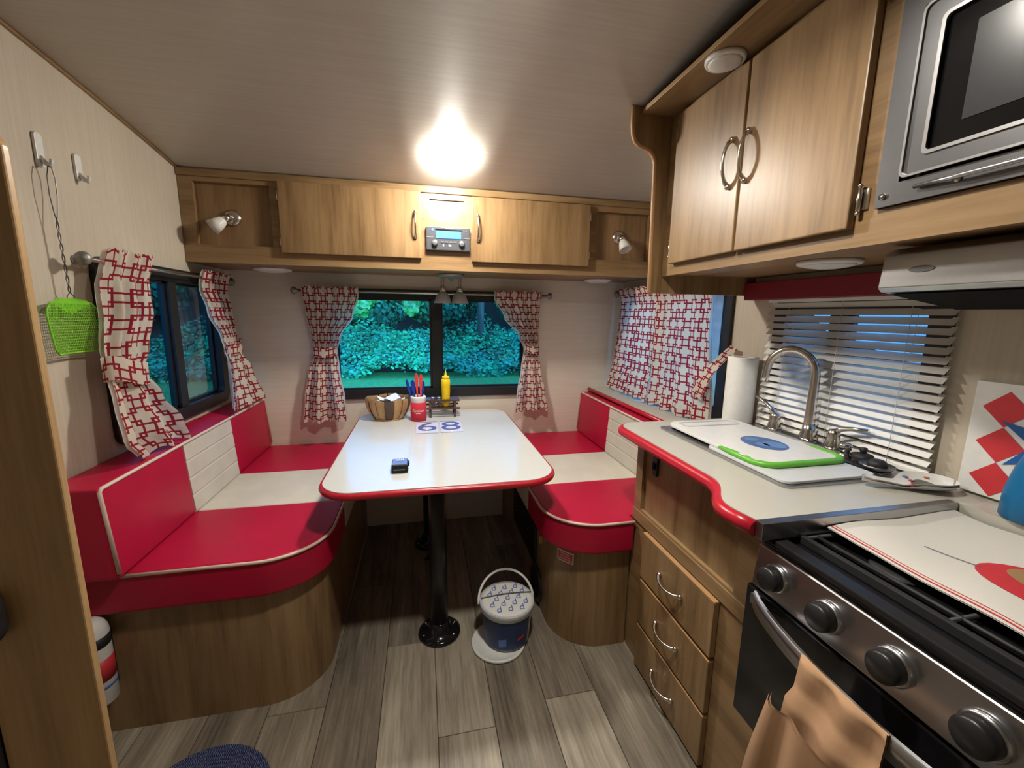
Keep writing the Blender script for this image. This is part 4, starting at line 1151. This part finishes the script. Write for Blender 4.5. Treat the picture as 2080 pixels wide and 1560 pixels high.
# spoon rest
sr = thing('spoon_rest', 'white ceramic spoon rest with colourful flowers beside the stove', 'spoon rest', (1.19, .74, ZC))
srd = Vector((1.0, -.36, 0)).normalized(); srn = Vector((.36, 1.0, 0)).normalized()
s0 = Vector((1.075, .775, ZC))
def srf(off):
    def f(u, v):
        t = u; L = .205
        half = .021 - .006 * math.sin(PI * t / .42) if t < .42 else .021 + .024 * max(0, math.sin(PI * (t - .42) / .58)) ** .8
        if t > .9: half *= max(.15, math.sqrt(max(0, 1 - ((t - .9) / .1) ** 2)))
        if t < .08: half *= (t / .08 + .25) / 1.25
        a = (v - .5) * 2
        zz = .006 + (.008 if t < .4 else .008 + .014 * min(1, (t - .4) / .15)) * (abs(a) ** 2.0) + (.012 * (1 - min(1, t / .4)) if t < .4 else 0) 
        p = s0 + srd * (L * t) + srn * (half * a)
        return (p.x, p.y, ZC + zz - off + .002)
    return f
g = G().grid(srf(0), 34, 10); g.grid(srf(.006), 34, 10)
part(g, 'dish', M['white'], sr)
part(G().grid(lambda u, v: Vector(srf(0)(lerp(.55, .85, u), .5 + (v - .5) * .55 * math.sin(PI * min(.999, max(.001, u))) ** .5)) + Vector((0, 0, .0016)), 12, 4), 'bowl_print', plain('spoon_rest_shadow_print', (.16, .15, .13), .5), sr)  # dark patch painted in as shade in the hollow of the bowl
for i in range(12):
    t = random.Random(i).uniform(.05, .95); v = random.Random(i + 40).choice((.12, .25, .75, .88)) if t > .4 else .5
    p = Vector(srf(0)(t, v)); r = .007
    part(G().lathe([(r, 0), (r * .6, .0012), (0, .0014)], p + Vector((0, 0, .0004)), n=9), 'flower', (M['orange'], M['redprint'], M['blueprint'], M['koozie'])[i % 4], sr)
# paper towel roll
pt = thing('paper_towel', 'white paper towel roll standing on the counter end by the curtain', 'paper towel', (1.232, 1.388, ZC))
pc = (1.232, 1.388, ZC + .0006)
part(G().lathe([(.02, 0), (.054, 0), (.0545, .004), (.0545, .256), (.054, .260), (.02, .260), (.02, 0)], pc, n=36), 'roll', M['paper'], pt)
part(G().lathe([(.0195, .002), (.0195, .259), (.018, .259), (.018, .002), (.0195, .002)], pc, n=24), 'core', plain('cardboard', (.36, .25, .16), .8), pt)

# ================================================================== STOVE
XS = .700
so = thing('stove', 'black and stainless gas stove with four knobs and oven below', 'stove', (.93, .40, .43))
part(G().box(XS + .012, 1.195, YS0, YS1, .432, .868), 'body', M['blackmat'], so)
part(G().prism([(XS + .0115, .764), (XS - .004, .766), (XS + .004, .858), (XS + .0115, .864)], 'y', YS0, YS1), 'control_panel', M['steel'], so, .0015)
# cooktop tray with raised rim
part(G().box(XS + .002, 1.195, YS0, YS1, .8685, .876), 'cooktop', M['blackgloss'], so, .002)
part(G().box(XS + .000, XS + .03, YS0, .650, .8765, .888), 'rim', M['black'], so, .003)
part(G().box(1.165, 1.195, YS0, .650, .8765, .903), 'rim', M['black'], so, .003)
for x in (.80, .86, .92, .98, 1.04, 1.10):
    part(G().tube([(x, YS0 + .02, .888), (x, YS1 - .045, .888)], .004, 6), 'grate_bar', M['blackmat'], so)
for y in (YS0 + .02, (YS0 + YS1) / 2, YS1 - .045):
    part(G().tube([(.765, y, .8875), (1.15, y, .8875)], .0045, 6), 'grate_bar', M['blackmat'], so)
part(G().box(.76, .772, YS0 + .015, YS1 - .042, .8768, .894), 'grate_rail', M['blackmat'], so, .002)
for (x, y) in ((.86, .27), (.86, .53), (1.05, .27), (1.05, .53)):
    part(G().lathe([(.045, 0), (.045, .003), (.030, .006), (0, .006)], (x, y, .8762), n=24), 'burner', M['blackmat'], so)
for y in (.634, .5235, .4165, .309):
    k = part(G().lathe([(.0285, -.003), (.0285, .006), (.0255, .010)], (XS - .0005, y, .813), (-1, 0, .09), 28), 'knob_ring', M['steel'], so)
    part(G().lathe([(.0245, .004), (.0235, .026), (.021, .030), (0, .030)], (XS - .001, y, .813), (-1, 0, .09), 28), 'knob', M['black'], so)
# oven door with bowed handle
od = part(G().box(XS - .004, XS + .011, YS0 + .004, YS1 + .012, .436, .758), 'oven_door', M['blackgloss'], so, .003)
part(G().box(XS - .0055, XS - .0042, YS0 + .06, YS1 - .05, .475, .690), 'oven_window', M['oven_glass'], od)
hn = 22; pts = []
for i in range(hn + 1):
    t = i / hn; y = lerp(YS1 - .018, YS0 + .018, t)
    pts.append((XS - .014 - .055 * math.sin(PI * t) ** .75, y))
g = G()
for (a, b), (c, d) in zip(pts, pts[1:]):
    for z, zz in ((.722, .722), (.760, .760)): g.quad((a, b, z), (c, d, z), (c + .006, d, z), (a + .006, b, z))
    g.quad((a, b, .722), (c, d, .722), (c, d, .760), (a, b, .760), smooth=True); g.quad((a + .006, b, .722), (c + .006, d, .722), (c + .006, d, .760), (a + .006, b, .760), smooth=True)
part(g, 'door_handle', M['steel'], od)
part(G().box(XS - .016, XS - .004, YS1 - .03, YS1 - .012, .730, .752).box(XS - .016, XS - .004, YS0 + .012, YS0 + .03, .730, .752), 'handle_mount', M['steel'], od)
# wood plinth with louvre below the oven
pl = thing('oven_plinth', 'wooden cabinet panel with black louvre under the oven', 'cabinet', (1.04, .41, 0))
part(G().box(XK, XR - .003, YS0, .700, .0, .430), 'carcass', M['wood_v'], pl)
part(G().box(XK - .010, XK - .0005, .30, .640, .10, .395), 'vent_frame', M['steel_dark'], pl, .002)
for i in range(13): part(G().box(XK - .014, XK - .0102, .31, .63, .115 + i * .021, .125 + i * .021), 'louvre', M['blackmat'], pl)
# dish cloth spread over the grate
dc = thing('dish_cloth', 'white printed dish cloth with red border spread over the stove grate', 'cloth', (.98, .40, .895))
def dcf(off):
    def f(u, v):
        y = lerp(.648, .16, u); x = lerp(.812, 1.185, v)
        x += (.014 * (1 - u) * (1 - v)) + .008 * math.sin(4 * u)
        z = .8965 + .0022 * math.sin(14 * u + 3 * v) + .0025 * math.sin(9 * v) + .004 * max(0, v - .8) / .2 + (.006 * max(0, .12 - u) / .12)
        return (x, y + .012 * v, z + .004 - off)
    return f
g = G().grid(dcf(0), 30, 22); g.grid(dcf(.002), 30, 22)
part(g, 'cloth', M['towel'], dc)
for a, b in ((.020, .030), (.045, .050)):
    part(G().grid(lambda u, v, a=a, b=b: Vector(dcf(0)(u, lerp(a, b, v))) + Vector((0, 0, .0006)), 30, 1), 'red_border', M['redprint'], dc)
def dot(cu, cv, ru, rv, n=24, lift=.0008):
    def f(u, v):
        a = 2 * PI * u
        return Vector(dcf(0)(cu + ru * v * math.cos(a), cv + rv * v * math.sin(a))) + Vector((0, 0, lift))
    return G().grid(f, n, 5, wrap=True)
part(dot(.52, .46, .20, .20), 'bowl_print', M['redprint'], dc)
part(dot(.54, .53, .165, .13, lift=.0012), 'stew_print', plain('stew_print_colour', (.34, .20, .09), .8), dc)
for i, (u, v, m) in enumerate(((.46, .57, 'orange'), (.52, .50, 'yellow'), (.58, .57, 'orange'), (.49, .47, 'redprint'))):
    part(dot(u, v, .040, .032, lift=.0016), 'food_print', plain('food_print_%d' % i, ((.55, .24, .08), (.6, .45, .15), (.5, .3, .12), (.4, .12, .08))[i], .8), dc)
part(G().tube([Vector(dcf(0)(lerp(.19, .34, i / 8), lerp(.36, .42, i / 8))) + Vector((0, 0, .0008)) for i in range(9)], .0025, 4, flat=.3), 'handle_print', plain('grey_print', (.25, .22, .26), .8), dc)
# tan towel over the oven handle
tw = thing('hand_towel', 'tan hand towel draped over the oven door handle', 'towel', (.63, .42, .45))
def twf(u, v):
    y = lerp(.508, .365, u) + .010 * math.sin(5 * v) * (u - .5) - .03 * v * (u - .3)
    t = (.690 - y) / .57; hx = XS - .014 - .055 * math.sin(PI * max(0, min(1, (YS1 - .018 - y) / (YS1 - YS0 - .036)))) ** .75
    if v < .12: return (hx + .012 - .02 * v / .12, y, .735 + .030 * math.sin(v / .12 * PI / 2))
    s = (v - .12) / .88
    return (hx - .008 - .010 * math.sin(PI * s) - .006 * math.sin(12 * u + 2 * s) - (.014 if .18 < s else 0), y, .765 - .36 * s)
g = G().grid(twf, 16, 26); g.grid(lambda u, v: Vector(twf(u, v)) + Vector((.004, 0, -.001)), 16, 26)
part(g, 'front_fold', M['brown_towel'], tw)
def twg(u, v):
    p = Vector(twf(lerp(-.05, .93, u), lerp(.34, 1.0, v)))
    return p + Vector((-.016 - .010 * math.sin(PI * u) - .004 * math.sin(16 * u), .012 - .05 * v * (u - .5), -.004 * math.sin(9 * u)))
g = G().grid(twg, 16, 18); g.grid(lambda u, v: Vector(twg(u, v)) + Vector((.006, 0, 0)), 16, 18)
part(g, 'lower_fold', M['brown_towel'], tw)

# ================================================================== RIGHT WALL: blind, valance, sign
vl = thing('valance', 'dark red box valance above the window blind', 'valance', (1.27, 1.0, 1.412))
part(G().box(1.245, XR - .004, .735, 1.435, 1.405, 1.470), 'box', M['valance'], vl, .003)
bd = thing('window_blind', 'white horizontal slat blind covering the window over the sink', 'blind', (1.283, 1.05, .93))
nS = 19; pitch = .0243
sl = G()
tilt = math.radians(48)
prof = []
for i in range(5):
    a = (i / 4 - .5) * .0268; c = .0022 * (1 - (2 * i / 4 - 1) ** 2)
    prof.append((-a * math.cos(tilt) - c * math.sin(tilt), a * math.sin(tilt) * 1.0 + 0 - c * math.cos(tilt) * -1))
# room side edge low, window side edge high
pr = [(-p[0], p[1]) for p in prof]
def slat_mesh():
    g = G(); n = len(pr)
    for th in (0, .0008):
        for (a, b), (c, d) in zip(pr, pr[1:]):
            g.quad((a, -.2825, b + th), (c, -.2825, d + th), (c, .2825, d + th), (a, .2825, b + th), smooth=True)
    return mesh_of(g, 'slat', Vector((0, 0, 0)), 0)
sm = slat_mesh(); sm.materials.append(M['slat'])
for i in range(nS):
    o = bpy.data.objects.new('slat', sm); COL.objects.link(o); o.parent = bd
    o.location = Vector((1.2785, 1.050, 1.385 - pitch * i)) - ORG[bd.name]
part(G().box(1.268, 1.289, .7675, 1.3325, .9345, .9445), 'bottom_rail', M['slat'], bd, .002)
part(G().box(1.266, 1.292, .7675, 1.3325, 1.394, 1.404), 'head_rail', M['slat'], bd)
for y in (.86, 1.05, 1.24):
    part(G().tube([(1.2675, y, .945), (1.2675, y, 1.394)], .0008, 5).tube([(1.2905, y, .945), (1.2905, y, 1.394)], .0008, 5), 'cord', M['slat'], bd)
sg = thing('wall_sign', 'white wall sign with red diamonds and a blue star beside the blind', 'sign', (1.29, .55, .93))
part(G().box(1.287, XR - .0015, .36, .712, .932, 1.20), 'board', M['white'], sg, .002)
def yz_poly(pts, name, mat, lift=.0005):
    part(G().prism(pts, 'x', 1.287 - lift - .0006, 1.287 - lift), name, mat, sg)
for i in range(3):
    cz = 1.142 - i * .083
    yz_poly([(.694, cz), (.652, cz + .0412), (.610, cz), (.652, cz - .0412)], 'red_diamond', M['redprint'])
    yz_poly([(.462, cz), (.420, cz + .0412), (.378, cz), (.420, cz - .0412)], 'red_diamond', M['redprint'])
sc_, sz_ = .565, 1.075
yz_poly([(sc_ + (.105 if k % 2 == 0 else .038) * math.cos(k * PI / 5 + .5), sz_ + (.085 if k % 2 == 0 else .031) * math.sin(k * PI / 5 + .5)) for k in range(10)], 'blue_star', M['bluestar'], .0012)
jg = thing('blue_jug', 'glossy teal blue plastic jug on the counter behind the stove', 'jug', (1.240, .552, ZC))
part(G().lathe([(.044, .0006), (.052, .006), (.051, .06), (.042, .11), (.030, .150), (.021, .170)], (1.240, .552, ZC), n=32), 'body', M['teal'], jg)
part(G().lathe([(.0205, .171), (.0205, .195), (.016, .2), (0, .2)], (1.240, .552, ZC), n=24), 'cap', M['teal'], jg)

# ================================================================== KITCHEN, WALL UNITS
XF = .884; ZB = 1.486
uc = thing('kitchen_wall_cabinet', 'wooden kitchen wall cabinet with two doors and curved end panel above the sink', 'cabinet', (1.09, .7, ZB))
YE = 1.441
MW = (.15, .690, 1.552, 1.905)       # microwave opening y0,y1,z0,z1
zc0 = 2.030
part(panel(G(), 'x', XF, XF + .018, .0, YE, ZB, zc0, [MW]), 'face_frame', M['wood_y'], uc)
part(G().box(XF + .019, XR - .003, .0, YE - .001, ZB + .006, ZB + .018), 'bottom_board', M['wood_y'], uc)
part(G().box(.764, XR - .003, .0, YE - .001, zc0 + .002, zc0 + .016), 'top_board', M['wood_y'], uc, .001)
EP = [(XR - .003, 1.424), (.850, 1.424), (.842, 1.432), (.838, 1.60), (.834, 1.80), (.832, 1.880)] + [(.822 - .0, 1.905), (.806, 1.920), (.785, 1.928)] + [(.768, 1.932), (.750, 1.944), (.741, 1.965), (.737, 1.995), (.737, ceil_z(YE + .018) - .002), (XR - .003, ceil_z(YE + .018) - .002)]
part(G().prism(EP, 'y', YE, YE + .018), 'end_panel', M['wood_v'], uc, label='curved wooden end panel')
part(G().tube([(a - .001, YE + .009, b) for a, b in EP[1:-1]], .0085, 8, flat=1.0), 'end_panel_edge', M['edge'], uc)
for (y0, y1, hy) in ((1.062, 1.378, 1.096), (.732, 1.053, 1.034)):
    d = part(G().box(XF - .020, XF - .001, y0, y1, 1.524, 2.012), 'door', M['wood_v'], uc, .003)
    part(handle_v(G(), XF - .021, hy, 1.704, 1.828, (-1, 0, 0)), 'handle', M['chrome'], d)
    hyy = .722 if y0 < 1 else 1.388
    for z in (1.578, 1.965):
        part(G().cyl((XF - .010, hyy, z - .024), (XF - .010, hyy, z + .024), .0048, n=8).box(XF - .004, XF - .001, hyy - .014, hyy + .004, z - .02, z + .02).ball((XF - .010, hyy, z - .027), .005, 6).ball((XF - .010, hyy, z + .027), .005, 6), 'hinge', M['chrome'], d)
puck('white puck light in the board above the kitchen cabinet doors', (.822, 1.105, zc0 + .0015), .052)
puck('white puck light under the kitchen cabinet before the red valance', (1.075, .945, ZB + .0055), .074)
# microwave
mw = thing('microwave', 'built-in stainless microwave with black window in the kitchen wall cabinet', 'microwave', (1.05, .42, MW[2]))
xm = XF - .010
part(panel(G(), 'x', xm, XF - .0005, MW[0] - .0, MW[1], 1.553, 1.925, [(.16, .652, 1.592, 1.882)]), 'trim_kit', M['steel_dark'], mw)
part(G().box(XF + .02, 1.25, .16, .650, 1.594, 1.88), 'case', M['black'], mw)
md = part(panel(G(), 'x', xm - .004, xm + .010, .20, .646, 1.598, 1.876, [(.30, .612, 1.632, 1.842)]), 'door', M['steel_dark'], mw)
part(ring_frame(G(), lambda a, b, t: (t, a, b), .198, .6485, 1.5955, 1.8785, .004, xm - .008, xm - .001, .012), 'door_bead', M['steel'], md)
part(ring_frame(G(), lambda a, b, t: (t, a, b), .294, .618, 1.626, 1.848, .006, xm - .007, xm - .001, .010), 'window_bead', M['steel'], md)
part(G().box(xm + .001, xm + .006, .298, .614, 1.630, 1.844), 'window', M['oven_glass'], md)
part(G().box(xm - .0003, xm + .0008, .34, .570, 1.665, 1.812), 'window_screen', plain('grey_mesh_screen', (.035, .038, .042), .2, var=0), md)
part(G().tube([(xm - .006, .62, 1.575), (xm - .012, .55, 1.573), (xm - .012, .36, 1.573), (xm - .006, .30, 1.575)], .004, 8), 'vent_lip', M['steel'], mw)
for y in (.676, .560): part(G().lathe([(.006, 0), (.006, .003), (0, .005)], (xm - .0003, y, 1.572), (-1, 0, 0), 12), 'screw', M['steel'], mw)
# range hood
hd = thing('range_hood', 'brushed stainless range hood under the microwave', 'range hood', (1.05, .40, 1.37))
HP = [(.962, 1.396), (.952, 1.404), (.958, 1.470), (.975, 1.484), (1.235, 1.484), (1.235, 1.366), (1.17, 1.366)]
part(G().prism(HP, 'y', .10, .718), 'shell', M['steel'], hd, .002)
part(G().prism([(.972, 1.3925), (1.168, 1.3640), (1.168, 1.3630), (.972, 1.3915)], 'y', .11, .708), 'filter', M['filter'], hd)
ex, ey = (0, -1, 0), Vector((.09, 0, 1))
g = G().prism([(.022 * math.cos(t * PI / 10), .0065 * math.sin(t * PI / 10)) for t in range(20)], 'z', 0, .0008)
g.xf(frame_m((.9545, .645, 1.438), (0, -1, 0), (.09, 0, 1)))
part(g, 'badge', M['steel_dark'], hd)

# ================================================================== OUTSIDE
GZ = -.75
g = G()
def hill(x, y):
    d = max(0, y - 14.2); z = GZ + .32 * d ** .9 if d else GZ
    d2 = max(0, -x - 11.0); z += .25 * d2
    if y > 19: z += (y - 19) * .9
    if x < -15: z += (-15 - x) * .8
    return z + .10 * math.sin(x * .7) * math.cos(y * .6) * (1 if y > 14.5 or x < -11 else .2)
def ground(x0, x1, y0, y1, nx, ny): return G().grid(lambda u, v: (lerp(x0, x1, u), lerp(y0, y1, v), hill(lerp(x0, x1, u), lerp(y0, y1, v))), nx, ny)
solo(ground(-26, 22, 2.75, 14.4, 60, 24), 'lawn', M['grass'], None, None, kind='structure', loc=(0, 0, 0))
solo(ground(-26, 22, 14.4, 26, 60, 24), 'hill', M['soil'], None, None, kind='structure', loc=(0, 0, 0))
lawn2 = G().grid(lambda u, v: (lerp(-26, -1.3, u), lerp(-8, 2.75, v), hill(lerp(-26, -1.3, u), lerp(-8, 2.75, v))), 34, 14)
solo(lawn2, 'lawn', M['grass'], None, None, kind='structure', loc=(0, 0, 0))
def leaves(fn, n, size, rnd):
    g = G()
    for _ in range(n):
        p, nrm = fn(rnd); s = size * rnd.uniform(.6, 1.3)
        nrm = (Vector(nrm) + Vector((rnd.uniform(-1, 1), rnd.uniform(-1, 1), rnd.uniform(-.6, 1))) * .55).normalized()
        a = nrm.cross(Vector((rnd.uniform(-1, 1), rnd.uniform(-1, 1), rnd.uniform(-1, 1)))).normalized(); b = nrm.cross(a)
        g.quad(p - a * s, p - a * s * .45 - b * s * .62, p + a * s * .4 - b * s * .58, p + a * s * 1.05, p + a * s * .4 + b * s * .58, p - a * s * .45 + b * s * .62)
    return g
rnd = random.Random(3)
def bank(r):
    x = r.uniform(-9, 12); y = r.triangular(13.3, 19, 14.2)
    m = .35 + .35 * math.sin(x * 1.3 + .6 * y) + .25 * math.sin(2.9 * x - y)
    z = hill(x, y) + r.uniform(-.05, .30) + max(0, m) * .75 * r.uniform(.55, 1)
    return Vector((x, y, z)), (0, -.7, .9)
solo(leaves(bank, 26000, .066, rnd), 'ivy_bank', M['leaf'], 'bank of low leafy ivy rising beyond the lawn', 'ivy', kind='stuff', loc=(0, 15, GZ))
def blob(c, rx, ry, rz):
    def f(r):
        while True:
            d = Vector((r.gauss(0, 1), r.gauss(0, 1), r.gauss(0, 1)))
            if d.length > .1: break
        d.normalize(); k = r.uniform(.72, 1.05)
        return Vector((c[0] + d.x * rx * k, c[1] + d.y * ry * k, c[2] + d.z * rz * k)), d
    return f
def tree(name, label, x, y, h, r, blobs, n, size, mat, group):
    z = hill(x, y); t = thing(name, label, 'tree', (x, y, z), group)
    part(G().tube([(x, y, z - .2), (x + .05, y, z + h * .3), (x - .05, y, z + h * .7), (x + .02, y, z + h)], [r * 1.2, r, r * .85, r * .5], 10), 'trunk', M['trunk'], t)
    g = G()
    for b in blobs: merge(g, leaves(blob(*b), n, size, rnd))
    part(g, 'crown', mat, t)
GT = 'trees beyond the lawn'
tree('leafy_tree', 'leafy tree with pale round leaves hanging low, behind the basket side of the end window', -4.4, 15.6, 5.5, .16, [((-2.6, 14.8, 2.5), 1.5, .8, 1.3), ((-.5, 15.0, 2.9), .9, .7, 1.2), ((-.35, 14.6, 2.0), .30, .3, .75), ((-2.0, 14.6, 1.9), .5, .4, .7)], 900, .10, M['leaf_pale'], GT)
tree('bare_trunk_tree', 'straight pale tree trunk standing among the dark trees', 2.3, 16.8, 7.0, .13, [((2.3, 17.2, 7.2), 1.6, 1.2, 1.0)], 700, .14, M['leaf_dark'], GT)
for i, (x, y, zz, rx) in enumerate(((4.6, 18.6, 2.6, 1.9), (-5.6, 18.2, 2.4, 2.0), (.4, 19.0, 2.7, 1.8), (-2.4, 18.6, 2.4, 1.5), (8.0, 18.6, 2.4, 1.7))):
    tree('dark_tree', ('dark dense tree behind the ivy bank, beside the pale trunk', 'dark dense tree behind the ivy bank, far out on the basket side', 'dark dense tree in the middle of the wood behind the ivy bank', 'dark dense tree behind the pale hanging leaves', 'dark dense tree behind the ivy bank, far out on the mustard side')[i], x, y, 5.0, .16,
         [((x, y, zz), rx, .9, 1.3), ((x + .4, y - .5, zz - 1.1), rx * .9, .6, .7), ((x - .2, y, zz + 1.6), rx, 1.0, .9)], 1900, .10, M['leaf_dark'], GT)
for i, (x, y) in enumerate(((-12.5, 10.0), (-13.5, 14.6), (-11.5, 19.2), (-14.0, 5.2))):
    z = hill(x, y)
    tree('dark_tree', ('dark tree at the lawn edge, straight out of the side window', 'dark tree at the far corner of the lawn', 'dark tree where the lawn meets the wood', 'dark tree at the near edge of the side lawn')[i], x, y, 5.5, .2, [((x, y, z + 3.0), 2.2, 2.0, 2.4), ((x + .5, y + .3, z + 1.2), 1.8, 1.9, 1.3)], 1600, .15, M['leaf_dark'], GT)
# lilies outside the side window
lp = onX(318, 800, -4.5); lz = hill(lp.x, lp.y)
ly_ = thing('orange_lily', 'orange lily with strappy leaves growing by the side window', 'plant', (lp.x, lp.y, lz))
g = G(); fl = G()
for i in range(16):
    a = rnd.uniform(0, 2 * PI); L = rnd.uniform(.45, .8); b = Vector((math.cos(a), math.sin(a), 0))
    g.tube([Vector((lp.x, lp.y, lz)) + b * (.30 * t * t) + Vector((0, 0, L * t * (1.3 - .45 * t))) for t in (0, .25, .5, .75, 1)], [.008, .009, .008, .006, .001], 4, flat=.3)
for i in range(5):
    p = Vector((lp.x + rnd.uniform(-.2, .2), lp.y + rnd.uniform(-.2, .2), lp.z + rnd.uniform(-.12, .16)))
    g.tube([(lp.x, lp.y, lz), (p.x * .5 + lp.x * .5, p.y * .5 + lp.y * .5, (p.z + lz) / 2 + .05), p], .004, 4)
    for k in range(6):
        a = k * PI / 3; d = Vector((math.cos(a), math.sin(a), .5)); s = Vector((-math.sin(a), math.cos(a), 0)) * .014
        fl.quad(p, p + d * .03 + s, p + d * .06, p + d * .03 - s)
part(g, 'leaf_tuft', M['leaf'], ly_); part(fl, 'flower', M['orange'], ly_)
